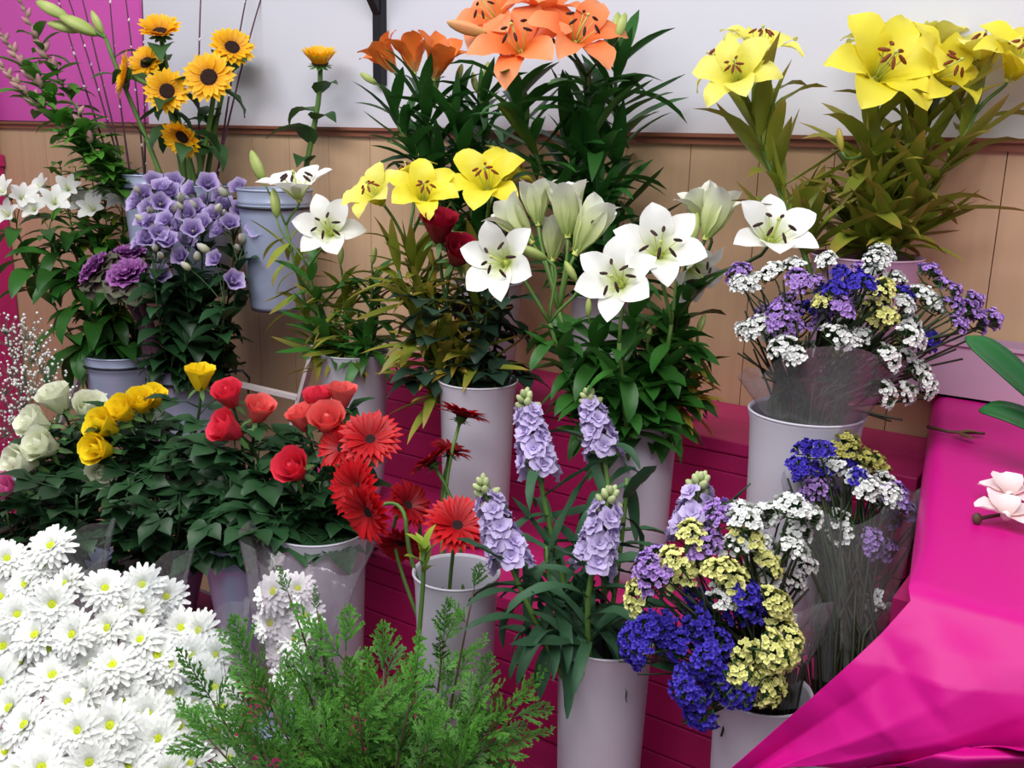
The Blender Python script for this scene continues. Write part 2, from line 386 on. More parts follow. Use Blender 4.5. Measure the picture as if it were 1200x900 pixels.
def rose_leaf(M, n, L, W):
    b = MB(); pl = L * (.45 + .45 * (n // 2))
    b.tube(M, [Vector((0, 0, 0)), Vector((0, pl * .5, .004)), Vector((0, pl, 0))], .0011, .0009, 4)
    b.blade(M, T(0, pl * .96, 0), L, W, 5, -40, 1, OVAL, fold=.25, nu=5, ruffle=.05, seed=R.random() * 6)
    for k in range(n // 2):
        y = pl * (.92 - .48 * k)
        for sgn in (-1, 1):
            b.blade(M, T(0, y, 0) @ rz(-sgn * 1.15), L * .8, W * .85, 5, -45, 1, OVAL, fold=.25, nu=5, seed=R.random() * 6)
    return b.mesh('leaf')
LF_ROSE = [rose_leaf(ROSELEAF, n, .042, .015) for n in (3, 3, 5)]
LF_ROSED = [rose_leaf(ROSELEAFD, n, .046, .017) for n in (1, 3, 3)]

# ------------------------------------------------------------------ flower heads
class Kit: pass
def lily_kit(petal, anther, e0=62, e1=-25, L=.086, W=.0245, p=1.1, ruffle=.07):
    k = Kit(); k.pet = []
    for prof, w, ee in ((TEPAL, W, 0), (TEPALN, W, -4), (TEPAL, W * .95, 3)):
        b = MB(); b.blade(petal, T(0, .004, 0), L, w, e0 + ee, e1 + ee * 3, p, prof, cup=.28, fold=-.05, nu=12, nv=4, ruffle=ruffle, seed=R.random() * 6); k.pet.append(b.mesh('petal'))
    b = MB(); Ls = L * .56; a = math.radians(min(84, e0 + 14))
    pts = [Vector((0, .002 + Ls * t * math.cos(a) * (1 + .25 * t), Ls * t * math.sin(a))) for t in (0, .35, .7, 1)]
    b.tube(FILAMENT, pts, .0009, .0006, 4)
    e = pts[-1]; b.ball(anther, e, .0024, 6, 4, 3.2, T(*e) @ rx(math.radians(58)))
    k.stamen = b.mesh('stamen')
    b = MB(); b.tube(FILAMENT, [Vector((0, 0, 0)), Vector((0, 0, L * .35)), Vector((.003, 0, L * .64))], .0018, .0012, 5)
    b.ball(FILAMENT, Vector((.003, 0, L * .65)), .0026); b.lathe(FILAMENT, I4, [(.0045, -.004), (.0055, .004), (.002, .012)], 8)
    k.eye = b.mesh('pistil'); k.L = L
    return k
def lily_flower(root, pos, axis, kit, scale=1.0, roll=None):
    o0 = root.location
    base = pos - axis * kit.L * .42 * scale
    h = part('flower', kit.eye, root, frame_z(base - o0, axis, R.uniform(0, 6) if roll is None else roll, scale))
    for i in range(6):
        part('petal', kit.pet[1 if i % 2 else R.choice((0, 2))], h, rz(i * PI / 3 + R.uniform(-.08, .08)) @ rx(R.uniform(-.1, .1)) @ T(0, 0, .0012 if i % 2 else 0))
    for i in range(6):
        part('stamen', kit.stamen, h, rz(i * PI / 3 + .5 + R.uniform(-.2, .2)) @ rx(R.uniform(-.1, .12)))
    return base
def bud_mesh(M, L, r):
    b = MB(); pr = [(.25, 0), (.55, .08), (.85, .25), (1, .5), (.85, .72), (.55, .9), (.12, 1)]
    b.lathe(M, I4, [(r * a, L * z) for a, z in pr], 12, 3, .12)
    return b.mesh('bud')
KIT_Y = lily_kit(YELLOW, ANTHERRED, 66, -34, p=1.45)
KIT_YP = lily_kit(PALEYELLOW, ANTHERRED, 66, -40, p=1.5)
KIT_O = lily_kit(ORANGE, ANTHERDARK, 58, -30)
KIT_A = lily_kit(AMBER, ANTHERDARK, 74, 5, L=.088, W=.023, p=2.4)
KIT_W = lily_kit(WHITE, ANTHERDARK, 54, 4, L=.064, W=.0205, p=1.2, ruffle=.03)
KIT_WC = lily_kit(WHITESIDE, ANTHERDARK, 80, 20, L=.084, W=.0225, p=3.0, ruffle=.03)
BUD_G = bud_mesh(BUDGREEN, .055, .0095); BUD_O = bud_mesh(BUDORANGE, .07, .011); BUD_Y = bud_mesh(BUDYELLOW, .06, .009)

def lily(label, base, flowers, buds=(), leaf=LF_LILY, nleaf=18, lt=(.2, .97), ls=(.7, 1.1), le=(15, 70), cat='lily', stem=STEM, stem_r=.0042, name='lily_stem', top=None, group=None, bud=BUD_G, jl=.075):
    """flowers: (px, py, depth, direction, kit, scale); buds: (px, py, depth, direction, scale)"""
    root = thing(name, label, cat, base, group); o0 = Vector(base)
    heads = [(P(a, b_, c) , d, k, s) for a, b_, c, d, k, s in flowers]
    budp = [(P(a, b_, c), d, s) for a, b_, c, d, s in buds]
    allp = [h[0] for h in heads] + [q[0] for q in budp]
    cen = sum(allp, Vector()) / len(allp)
    J = top if top is not None else cen - (cen - o0).normalized() * (jl if heads else .02) - Vector((0, 0, .01))
    d0 = (J - o0)
    pts = bez(o0, o0 + Vector((d0.x * .15, d0.y * .15, d0.length * .4)), J - d0 * .2 - Vector((0, 0, .01)), J, 10)
    b = MB(); b.tube(stem, [q - o0 for q in pts], stem_r, stem_r * .7, 7)
    for pos, d, k, s in heads:
        bp = lily_flower(root, pos, d, k, s)
        b.tube(stem, [q - o0 for q in bez(J, J + (bp - J) * .4 + Vector((0, 0, .008)), bp - d * (bp - J).length * .35, bp, 5)], stem_r * .6, stem_r * .55, 6)
    for pos, d, s in budp:
        bp = pos - d * .027 * s
        part('bud', bud, root, frame_z(bp - o0, d, R.uniform(0, 6), s))
        b.tube(stem, [q - o0 for q in bez(J, J + (bp - J) * .4 + Vector((0, 0, .006)), bp - d * (bp - J).length * .35, bp, 5)], stem_r * .5, stem_r * .45, 6)
    part('stem', b.mesh('stem'), root)
    leaves_on(root, pts, lt[0], lt[1], int(nleaf * 1.9), leaf, ls[0], ls[1], le[0], le[1])
    return root, pts

def strap_flower_kit(petal, L, W, n, e0, e1, disk, rd, layers=2, variants=3, sepal=SEPAL, prof=STRAP, dome=.25):
    k = Kit(); k.pets = []; k.n = n; k.layers = layers; k.rd = rd
    for v in range(variants):
        b = MB(); b.blade(petal, I4, L * R.uniform(.92, 1.05), W, e0 + R.uniform(-5, 5), e1 + R.uniform(-8, 8), 1, prof, fold=.3, nu=4, seed=R.random() * 6); k.pets.append(b.mesh('petal'))
    b = MB(); b.lathe(disk, I4, [(rd * 1.02, -.001), (rd, rd * dome * .6), (rd * .7, rd * dome), (rd * .35, rd * dome * .7), (.0004, rd * dome * .55)], 14)
    for i in range(16): b.blade(sepal, rz(i * 2 * PI / 16) @ T(0, rd * .5, -.003), L * .55, W * .6, -12 - (i % 2) * 20, 8, 1, LANCE, nu=3)
    b.lathe(sepal, I4, [(rd * 1.02, -.001), (rd * .8, -.006), (rd * .3, -.011)], 12)
    k.eye = b.mesh('disk')
    return k
def strap_flower(root, pos, axis, kit, scale=1.0, tilt=0.0):
    h = part('flower_head', kit.eye, root, frame_z(pos - root.location, axis, R.uniform(0, 6), scale))
    for l in range(kit.layers):
        for i in range(kit.n):
            a = (i + .5 * l + R.uniform(-.25, .25)) * 2 * PI / kit.n
            part('petal', R.choice(kit.pets), h, rz(a) @ T(0, kit.rd * .92 * (1 - .12 * l), .0012 * l) @ rx(math.radians(tilt + l * 12 + R.uniform(-6, 6))) @ Matrix.Scale(1 - .12 * l, 4))
    return h
KIT_SUN = strap_flower_kit(SUNPETAL, .035, .0082, 19, 12, -8, SUNDISK, .0165, 2, 4, prof=LANCE)
KIT_GERB = strap_flower_kit(GERB, .032, .0044, 26, 14, -12, GERBEYE, .0075, 2, 3)
KIT_GERBD = strap_flower_kit(GERBDARK, .032, .0044, 26, 14, -12, GERBEYE, .0075, 2, 3)

def rose_kit(M, inner=None):
    k = Kit(); k.p = []
    for (span, rb, rt, h, fl) in ((2.5, .004, .0068, .044, .0), (2.1, .007, .016, .042, .003), (2.0, .009, .0200, .040, .006)):
        for v in range(2):
            b = MB(); b.cup_petal(M, I4, 0, span, rb, rt * R.uniform(.95, 1.05), h * R.uniform(.95, 1.03), fl, .16, rfl=.0012 if fl else 0); k.p.append(b.mesh('petal'))
    b = MB(); b.lathe(M, I4, [(.003, .002), (.009, .010), (.0075, .024), (.004, .033), (.0015, .036), (.0006, .033)], 10, 3, .12)
    for i in range(5): b.blade(SEPAL, rz(i * 1.2566) @ T(0, .003, .001), .026, .0042, -20, -75, 1, LANCE, nu=3)
    b.ball(SEPAL, Vector((0, 0, -.002)), .006, 8, 5)
    k.eye = b.mesh('heart')
    return k
def rose_head(root, pos, axis, kit, scale=1.0):
    h = part('bloom', kit.eye, root, frame_z(pos - axis * .02 * scale - root.location, axis, R.uniform(0, 6), scale))
    for l, n in ((0, 3), (1, 4), (2, 5)):
        for i in range(n):
            part('petal', kit.p[l * 2 + R.randrange(2)], h, rz((i + .35 * l) * 2 * PI / n + R.uniform(-.15, .15)) @ T(0, 0, R.uniform(-.002, .002)))
    return h
K_CORAL, K_CORALP, K_RY, K_RC, K_RR, K_RP = (rose_kit(x) for x in (CORAL, CORALPALE, ROSEYELLOW, ROSECREAM, ROSERED, ROSEPINK))
def rose(label, base, px, py, dep, d, kit, scale, leaf=LF_ROSE, nleaf=9, lt=(.3, .93), stem=STEMD, ls=(.8, 1.25), le=(-10, 45)):
    root = thing('rose', label, 'rose', base); o0 = Vector(base)
    scale *= 1.14; h = P(px, py, dep); rose_head(root, h, d, kit, scale)
    pts = stem_curve(o0, h - d * .02 * scale, d)
    b = MB(); b.tube(stem, [q - o0 for q in pts], .0030, .0024, 6); part('stem', b.mesh('stem'), root)
    leaves_on(root, pts, lt[0], lt[1], nleaf, leaf, ls[0], ls[1], le[0], le[1])
    return root

# ------------------------------------------------------------------ the setting
def structure(name, b, smooth=False):
    o = part(name, b.mesh(name, smooth)); o['kind'] = 'structure'; return o
b = MB(); b.box(FLOOR, (-4, -4, -.05), (2.5, .1, 0)); structure('floor', b)
b = MB(); b.box(PLASTER, (-4, 0.004, 0), (2.5, .12, 3.0)); wall = structure('wall_back', b)
b = MB(); b.box(WOOD, (.0005, -.010, .35), (.1141, .006, 1.502)); pm = b.mesh('plank', False)
for i in range(36):
    part('plank', pm, wall, T(-3.211 + .115 * i - .115, 0, 0))
b = MB(); b.box(RAIL, (-3.3, -.018, 1.502), (1.1, .006, 1.513)); b.box(RAIL, (-3.3, -.024, 1.513), (1.1, .006, 1.519)); structure('trim_1', b)
b = MB(); b.box(PINKBOARD, (-3.3, -.004, 1.522), (-2.095, .006, 3.0)); structure('wall_panel', b)
b = MB(); b.box(PLASTER, (-4.0, -4, 0), (-3.3, .0, 3.0)); structure('wall_left', b)

# stepped display bench of painted boards
bench = thing('display_bench', 'magenta painted stepped bench of horizontal boards carrying the white vases', 'display stand', (-.8, -.2, 0))
def board(lo, hi):
    b = MB(); b.box(PINKPAINT, [lo[i] + bench_off[i] for i in range(3)], [hi[i] + bench_off[i] for i in range(3)])
    o = part('board', b.mesh('board', False), bench)
    bv = o.modifiers.new('bevel', 'BEVEL'); bv.width = .0022; bv.segments = 2
bench_off = (.8, .2, 0)
def step(x0, x1, yb, yf, z, zlow, ntop, pitch):
    d = (yb - yf) / ntop
    for i in range(ntop): board((x0, yf + d * i + .0004, z - .02), (x1, yf + d * (i + 1) - .0004, z - R.uniform(0, .0008)))
    zz = z - .0215
    board((x0, yf + .003, z - pitch), (x1, yf + .02, zz))
    zz = z - pitch
    while zz - pitch * .6 > zlow:
        lo = max(zlow, zz - pitch)
        board((x0, yf + .003, lo + .0008), (x1, yf + .02, zz - .0008)); zz -= pitch
step(-1.22, -.242, -.012, -.215, 1.092, .898, 2, .0485)
step(-1.32, -.215, -.197, -.490, .898, .703, 3, .0485)
step(-2.2, -.168, -.472, -.745, .703, .508, 4, .0485)
step(-2.2, -.16, -.727, -1.04, .508, .05, 3, .09)

# table under paper on the right
tb = thing('side_table', 'dark magenta table box on the right under the pink wrapping paper', 'table', (.2, -.4, 0))
b = MB()
for z0, z1, ins in ((1.135, 1.164, 0), ):
    mi = b.m(TABLEWOOD)
    q = [(-.245, -.015), (-.125, -.735), (.75, -.735), (.75, -.015)]
    n0 = len(b.v)
    for z in (z0, z1):
        for x, y in q: b.v.append(Vector((x - .2, y + .4, z))); b.uv.append((.5, .5))
    for f in ((3, 2, 1, 0), (4, 5, 6, 7), (0, 1, 5, 4), (1, 2, 6, 5), (2, 3, 7, 6), (3, 0, 4, 7)): b.f.append(tuple(n0 + i for i in f)); b.mi.append(mi)
part('table_top', b.mesh('table_top', False), tb)
b = MB(); b.box(TABLEWOOD, (-.30, -.310, 0), (.53, -.29, 1.135)); part('front_panel', b.mesh('front_panel', False), tb)
b = MB(); b.box(TABLEWOOD, (-.36, -.29, 0), (-.34, .37, 1.135)); part('side_panel', b.mesh('side_panel', False), tb)

HEM = [(852, 897), (880, 891), (915, 886), (960, 882), (1020, 880), (1060, 876), (1100, 862), (1135, 854), (1170, 854), (1200, 858), (1300, 866), (1700, 905)]
def paper_sheet():
    b = MB(); nu, nv, nt = 110, 96, 36; pts, uvs = [], []
    e0, e1 = Vector((-.131, -.755, 1.172)), Vector((.75, -.755, 1.172))
    hem = [Py(x, y, -.80 + .012 * math.sin(i * 1.9)) for i, (x, y) in enumerate(HEM)]
    rr = random.Random(11)
    folds = [(Vector((math.cos(t), 0, math.sin(t))), rr.uniform(7, 15), rr.uniform(0, 1), rr.uniform(.6, 1), Vector((rr.uniform(-9, 9), 0, rr.uniform(-9, 9)))) for t in (.35, .9, 1.5, 2.1, 2.7, 1.2, .1)]
    for i in range(nv + 1):
        for j in range(nu + 1):
            u = (j / nu) ** 1.7
            if i <= nt:
                v = i / nt
                L0 = Vector((-.268, -.018, 1.172)).lerp(e0, v); R0 = Vector((.75, -.018, 1.172)).lerp(e1, v)
                q = L0.lerp(R0, u)
                edge = max(0, 1 - j / 9.0)
                q = q + Vector((-.006 * math.sin(edge * PI / 2), 0, -.030 * edge ** 2 * min(1, (1 - v) * 6)))
                n = Vector((0, 0, 1)); amp = .0010 + .0014 * v; k = .5
            else:
                v = (i - nt) / (nv - nt)
                top = e0.lerp(e1, u)
                X_ = hem[0].x + (hem[-1].x - hem[0].x) * u; m_ = 0
                while m_ < len(hem) - 2 and hem[m_ + 1].x < X_: m_ += 1
                bot = hem[m_].lerp(hem[m_ + 1], (X_ - hem[m_].x) / (hem[m_ + 1].x - hem[m_].x))
                q = top.lerp(bot, v)
                q = q + Vector((0, -.010 * math.sin(v * PI) - .012 * min(1, v * 8), -.004 * min(1, v * 8)))
                n = Vector((0, -1, .1)); amp = .0075 * min(1, v * 4) + .001; k = 1
            cr = 0
            for d, f, ph, w, off in folds:
                ms = max(0, noise.noise(q * 7 + off) + .15)
                g = (q.dot(d) * f + q.y * f * .5 + ph + .25 * noise.noise(q * 5 + off)) % 1
                cr += w * ms * (1 - 2 * abs(g - .5)) * 2.2
            disp = amp * (.7 * noise.noise(q * 9) + k * cr)
            pts.append(q + n * disp - Vector((.1, -.4, 1.172))); uvs.append((u, i / nv))
    b.quadgrid(pts, uvs, nv, nu, b.m(PAPER))
    o = part('wrapping_paper', b.mesh('wrapping_paper'), None, T(.1, -.4, 1.172))
    sm = o.modifiers.new('sheet', 'SOLIDIFY'); sm.thickness = .0008; sm.offset = 1
    tag(o, 'bright magenta wrapping paper covering the table and draped over its front edge', 'wrapping paper')
paper_sheet()

# left end: pink cabinet with a white crate, black shelf bracket
t = thing('side_cabinet', 'magenta painted cabinet at the far left end against the wall', 'cabinet', (-2.86, -.25, 0))
b = MB(); b.box(PINKPAINT, (-.13, -.25, 0), (.13, .235, 1.40)); part('body', b.mesh('body', False), t)
b = MB(); b.box(PINKPAINT, (-.14, -.26, 1.40), (.14, .235, 1.43)); part('cabinet_top', b.mesh('cabinet_top', False), t)
t = thing('plastic_crate', 'white slotted plastic crate on the magenta cabinet at far left', 'crate', (-2.86, -.16, 1.43))
b = MB(); b.box(WHITEPAINT, (-.13, -.12, 0), (.13, .12, .24)); b.box(WHITEPAINT, (-.14, -.13, .10), (.14, .13, .115)); part('body', b.mesh('body', False), t)
for k in range(4):
    b = MB(); b.box(DARK, (.125, -.10, .02 + .02 * k), (.133, .10, .029 + .02 * k)); part('slot', b.mesh('slot', False), t)
t = thing('shelf_bracket', 'black metal shelf bracket fixed to the white wall', 'bracket', (-1.35, 0, 1.8))
b = MB(); b.box(BLACK, (-.010, -.012, -.20), (.012, .006, .24)); part('upright', b.mesh('upright', False), t)
b = MB(); mi = b.m(BLACK); n0 = len(b.v)
for x in (-.008, .010):
    for y, z in ((-.010, -.02), (-.010, -.075), (-.16, .13), (-.17, .16)): b.v.append(Vector((x, y, z))); b.uv.append((.5, .5))
for f in ((0, 1, 2, 3), (7, 6, 5, 4), (0, 4, 5, 1), (1, 5, 6, 2), (2, 6, 7, 3), (3, 7, 4, 0)): b.f.append(tuple(n0 + i for i in f)); b.mi.append(mi)
part('strut', b.mesh('strut', False), t)

# ------------------------------------------------------------------ containers
def vase(label, px, py, y, diam, zbase, M=VASE, name='flower_vase', cat='vase', group=None):
    c = Py(px, py, y); H = c.z - zbase; r = diam / 2
    o = thing(name, label, cat, (c.x, c.y, zbase), group)
    pr = [(.0, .0), (.52, .0), (.64, .012), (.76, .06), (.84, .14), (.88, .25), (.91, .5), (.95, .8), (.985, .95), (1.02, .985), (1.03, 1.0), (1.0, 1.004), (.97, .99), (.93, .8), (.88, .5), (.84, .25), (.7, .08), (.0, .05)]
    b = MB(); b.lathe(M, I4, [(max(r * a, .0002), H * z) for a, z in pr], 40); part('body', b.mesh('body'), o)
    b = MB(); b.tube(M, [Vector((r * 1.02 * math.cos(a), r * 1.02 * math.sin(a), H * 1.0)) for a in [2 * PI * k / 40 for k in range(41)]], .0016, .0016, 6, False); part('rim', b.mesh('rim'), o)
    HOLD.append((c.x, c.y, c.z, r)); return Vector((c.x, c.y, zbase)), c, r
def bucket(label, px, py, y, diam, zbase, taper=.62, M=ZINC, name='metal_bucket', cat='bucket', ribs=((.90, 1), (.87, 1))):
    c = Py(px, py, y); H = c.z - zbase; r = diam / 2
    o = thing(name, label, cat, (c.x, c.y, zbase))
    R_ = lambda z: r * (taper + (1 - taper) * z)
    pr = [(.0002, .004), (R_(0) * .97, .004), (R_(0), 0), (R_(.04), H * .04)]
    for z in (.3, .6, .80): pr.append((R_(z), H * z))
    for z, _ in reversed(ribs): pr += [(R_(z - .012), H * (z - .012)), (R_(z) + .0022, H * z), (R_(z + .012), H * (z + .012))]
    pr += [(R_(.98), H * .98), (R_(1), H), (R_(1) - .002, H * .995), (R_(.5) - .002, H * .5), (R_(.05) - .002, H * .05), (.0002, H * .04)]
    b = MB(); b.lathe(M, I4, pr, 40); part('body', b.mesh('body'), o)
    b = MB(); b.tube(M, [Vector((R_(1) * math.cos(a), R_(1) * math.sin(a), H)) for a in [2 * PI * k / 40 for k in range(41)]], .0022, .0022, 8, False); part('rolled_rim', b.mesh('rolled_rim'), o)
    HOLD.append((c.x, c.y, c.z, r)); return Vector((c.x, c.y, zbase)), c, r
def root_in(v, f=.55):
    c, r = v[0], v[2]; a = R.uniform(0, 6.28); q = r * f * math.sqrt(R.random())
    return Vector((c.x + q * math.cos(a), c.y + q * math.sin(a), c.z + .02))

V1 = vase('white plastic vase of white lilies, leftmost tall vase on the middle step', 415, 412, -.335, .113, .898)
V2 = vase('white plastic vase holding yellow lilies and crimson roses on the middle step', 560, 445, -.355, .116, .898)
V3 = vase('white plastic vase of white lilies behind the lilac stock', 753, 482, -.335, .099, .898)
V4 = vase('wide white vase of wrapped statice on the middle step beside the table', 945, 482, -.35, .134, .898)
V5 = vase('white plastic vase of lilac stock, nearest vase on the lower step', 709, 745, -.60, .109, .703)
V6 = vase('white open vase of red gerberas with a visible empty rim', 535, 670, -.60, .106, .703)
V7 = vase('white plastic vase under the mixed statice, half hidden by draped pink paper', 893, 808, -.62, .096, .703)
V8 = vase('white plastic vase of coral roses and gerberas behind the cellophane sleeve', 374, 618, -.60, .132, .703)
Z1 = bucket('grey zinc bucket of coral roses with two ribs, standing on the lower step', 280, 632, -.61, .108, .703, .50)
Z2 = bucket('grey zinc bucket of yellow roses half hidden behind its ribbed neighbour', 192, 655, -.56, .14, .703, .66)
Z6 = bucket('grey zinc bucket of cream roses at the left behind the chrysanthemums', 85, 655, -.60, .14, .703, .66)
Z3 = bucket('dull zinc bucket of white alstroemeria held in a black wire ring', 143, 413, -.15, .176, .78, .74)
Z4 = bucket('zinc bucket of purple lisianthus and kale held in a black wire ring', 220, 428, -.19, .170, .79, .74)
Z5 = bucket('zinc bucket high on the wall with a single sunflower', 322, 222, -.13, .148, 1.155, .74)
Z7 = bucket('zinc bucket high on the wall filled with the sunflower bunch', 232, 217, -.13, .150, 1.16, .74)
Z8 = bucket('pale zinc bucket high on the wall holding willow twigs', 172, 205, -.12, .110, 1.20, .74)
PT = vase('pale pink plastic pot of yellow lilies on the pink table', 1016, 300, -.17, .139, 1.1735, PINKPOT, 'flower_pot', 'pot')
VO1 = vase('white vase of amber lilies behind the yellow lilies on the top step', 572, 330, -.105, .12, 1.092)
VO2 = vase('white vase of orange lilies behind the white lilies on the top step', 712, 345, -.105, .12, 1.092)
BK1 = bucket('grey bucket of white chrysanthemums at the lower left', 110, 985, -.92, .30, .508, .75)
BK2 = bucket('grey bucket of conifer greenery at the front', 440, 985, -.80, .20, .508, .75)
BK3 = bucket('grey bucket of gypsophila at the left edge', -10, 560, -.45, .16, .703, .75)
BK4 = bucket('small zinc bucket of chrysanthemums in the clear sleeve', 335, 850, -.68, .09, .703, .7)
V9 = vase('white vase of the sleeved statice bouquet beside the pink table edge', 985, 905, -.60, .085, .703)

# pale pink trough on the table against the wall
t = thing('plastic_trough', 'long pale pink plastic trough on the table against the wall', 'trough', (-.05, -.03, 1.1735))
b = MB(); a = (-.27, -.055, 0); c = (.5, .012, .076)
b.box(PINKPOT, (a[0], a[1], 0), (c[0], a[1] + .003, c[2])); b.box(PINKPOT, (a[0], c[1] - .003, 0), (c[0], c[1], c[2]))
b.box(PINKPOT, (a[0], a[1], 0), (a[0] + .003, c[1], c[2])); b.box(PINKPOT, (c[0] - .003, a[1], 0), (c[0], c[1], c[2])); b.box(PINKPOT, (a[0], a[1], 0), (c[0], c[1], .003))
part('body', b.mesh('body', False), t)
b = MB(); b.box(PINKPOT, (a[0] - .004, a[1] - .004, c[2] - .003), (c[0] + .004, a[1] + .003, c[2] + .001)); part('rim', b.mesh('rim', False), t)

# white rack and wire rings that hold the wall buckets
rk = thing('bucket_rack', 'white slatted rack with black wire rings holding the zinc buckets', 'rack', (-1.9, -.03, .4))
ro = rk.location
def bar(p, q, r=.007):
    b = MB(); d = (q - p); X = frame_y(p - ro, d); b.box(WHITEPAINT, (-r, 0, -r * .6), (r, d.length, r * .6), X); part('bar', b.mesh('bar', False), rk)
bar(Py(250, 443, -.2), Py(352, 466.5, -.2)); bar(Py(370, 402, -.2), Py(322, 575, -.2)); bar(Py(101, 425, -.2), Py(70, 500, -.2))
def ring(v, f, ext=None):
    c = v[1]; H = c.z - v[0].z; z = v[0].z + H * f; r = v[2] * (.74 + .26 * f) + .004
    pts = [Vector((c.x + r * math.cos(a), c.y + r * math.sin(a), z)) - ro for a in [2 * PI * k / 36 for k in range(37)]]
    b = MB(); b.tube(WIRE, pts, .0028, .0028, 6, False)
    b.tube(WIRE, [Vector((c.x - .02, c.y + r, z)) - ro, Vector((c.x - .02, -.016, z)) - ro], .0028, .0028, 6)
    if ext: b.tube(WIRE, [q - ro for q in ext], .0028, .0028, 6)
    part('wire_ring', b.mesh('wire_ring'), rk)
ring(Z3, .90); ring(Z4, .88, [Py(262, 437, -.19), Py(284, 434, -.19), Py(292, 443, -.17), Py(291, 460, -.08)])
ring(Z5, .86); ring(Z7, .86); ring(Z8, .86)

# ------------------------------------------------------------------ lilies
# yellow, pink pot on the right
D = Dv
lily('tall yellow lily in the pink pot with two blooms leaning left', root_in(PT), [
    (862, 82, 1.27, D(-.35, .35, .8), KIT_YP, .82), (893, 46, 1.32, D(.1, .75, .45), KIT_YP, .85), (838, 68, 1.36, D(-.75, .5, .1), KIT_YP, .7)],
    [], LF_LILYY, 22, (.12, .97), (.8, 1.15), (25, 82), bud=BUD_Y)
lily('yellow lily in the pink pot with the largest wide open bloom', root_in(PT), [
    (1040, 72, 1.24, D(.1, .35, .9), KIT_Y, 1.16), (1018, 40, 1.34, D(-.15, .95, .1), KIT_YP, .55)],
    [], LF_LILYY, 24, (.12, .97), (.85, 1.25), (25, 84))
lily('yellow lily in the pink pot with upright and sideways blooms', root_in(PT), [
    (1110, 78, 1.25, D(.45, .3, .75), KIT_Y, 1.0), (1086, 42, 1.34, D(.05, .98, .1), KIT_YP, .9)],
    [], LF_LILYY, 24, (.12, .97), (.85, 1.25), (20, 84))
lily('yellow lily in the pink pot leaning to the right edge', root_in(PT), [
    (1155, 52, 1.27, D(-.1, .9, .3), KIT_YP, .95), (1200, 62, 1.22, D(.1, .6, .7), KIT_Y, 1.0)],
    [], LF_LILYY, 20, (.1, .97), (.75, 1.15), (0, 70))
lily('short yellow lily stem in the pink pot with only drooping leaves and buds', root_in(PT), [], [(985, 165, 1.24, D(-.2, .9, .2), .5), (1060, 150, 1.3, D(.2, .9, .1), .5)],
    LF_LILYY, 26, (.1, .97), (.7, 1.0), (-20, 60), bud=BUD_Y)
# yellow, middle vase
lily('yellow lily with paired blooms above the crimson roses', root_in(V2), [
    (436, 223, 1.46, D(-.45, .55, .65), KIT_YP, .80), (497, 222, 1.42, D(.1, .5, .8), KIT_Y, .82), (478, 200, 1.53, D(-.2, .9, .2), KIT_Y, .7)], [],
    LF_LILYY, 34, (.3, .98), (.65, 1.0), (-10, 70), top=P(478, 290, 1.5))
lily('yellow lily with the big bloom right of the paired blooms', root_in(V2), [
    (569, 206, 1.43, D(-.1, .55, .8), KIT_Y, .95), (602, 196, 1.52, D(.6, .7, .2), KIT_Y, .75)], [],
    LF_LILYY, 18, (.3, .95), (.6, .95), (-10, 60), top=P(562, 305, 1.5))
lily('leafy lily stem with yellow-green leaves leaning left out of the crimson rose vase', root_in(V2), [], [(462, 290, 1.50, D(-.2, .9, .2), .5)], LF_LILYY, 26, (.3, .98), (.6, .95), (-30, 65), bud=BUD_Y)
lily('leafy lily stem with green leaves leaning right out of the leftmost tall vase', root_in(V1), [], [(438, 300, 1.56, D(.2, .9, .1), .5)], LF_LILY, 26, (.3, .98), (.55, .9), (-30, 65), stem_r=.0034)
r_, pts_ = lily('pale yellowing lily stem with dry leaves hanging over the vase rim', root_in(V2), [], [(505, 300, 1.47, D(-.2, .9, .2), .5)],
    LF_LILYY2, 26, (.25, .98), (.5, .9), (-40, 50), top=P(502, 330, 1.47), bud=BUD_Y)
# amber and orange lilies at the top
A1 = [(450, 66, 1.66, D(-.55, .75, .25), KIT_A, .80), (483, 62, 1.66, D(-.1, .95, .2), KIT_A, .85), (514, 68, 1.62, D(.25, .75, .5), KIT_A, .92)]
for f, l, bb in zip(A1, ('amber lily tilted left at the front of the bracket', 'upright amber lily in the middle of its three', 'amber lily showing its dark stamens'), ([(432, 92, 1.66, D(-.8, .5, .1), .6)], [], [(538, 86, 1.66, D(.3, .9, .1), .6)])):
    lily(l, root_in(VO1), [f], bb, LF_LILYD, 30, (.25, .99), (.6, 1.05), (15, 75), stem=STEM, jl=.068)
lily('leafy lily stem with closed buds between the amber and orange lilies', root_in(VO1), [], [(572, 88, 1.66, D(.0, .98, .1), .8), (556, 96, 1.66, D(-.2, .95, .1), .6)], LF_LILYD, 26, (.3, .97), (.6, 1.0), (0, 65))
lily('orange lily with a closed bud pointing left', root_in(VO2), [
    (604, 42, 1.40, D(-.25, .45, .8), KIT_O, 1.0), (572, 10, 1.46, D(-.5, .45, .6), KIT_O, .9)], [(552, 34, 1.43, D(-.95, .25, .1), .85)], LF_LILYD, 28, (.2, .95), (.7, 1.1), (0, 70), bud=BUD_O, stem=STEMD)
lily('orange lily with its dark stamens spread, rightmost of the orange blooms', root_in(VO2), [
    (682, 30, 1.40, D(.25, .55, .75), KIT_O, 1.0), (640, -5, 1.45, D(0, .8, .4), KIT_O, .9)], [(728, 30, 1.42, D(.3, .9, 0), .7)], LF_LILYD, 30, (.15, .97), (.7, 1.1), (0, 70), stem=STEMD)
lily('tall leafy lily stem reaching right over the wood panelling', root_in(VO2), [], [(722, 34, 1.5, D(.1, .95, .1), .9)], LF_LILYD, 30, (.15, .95), (.7, 1.1), (-10, 65), stem=STEMD)
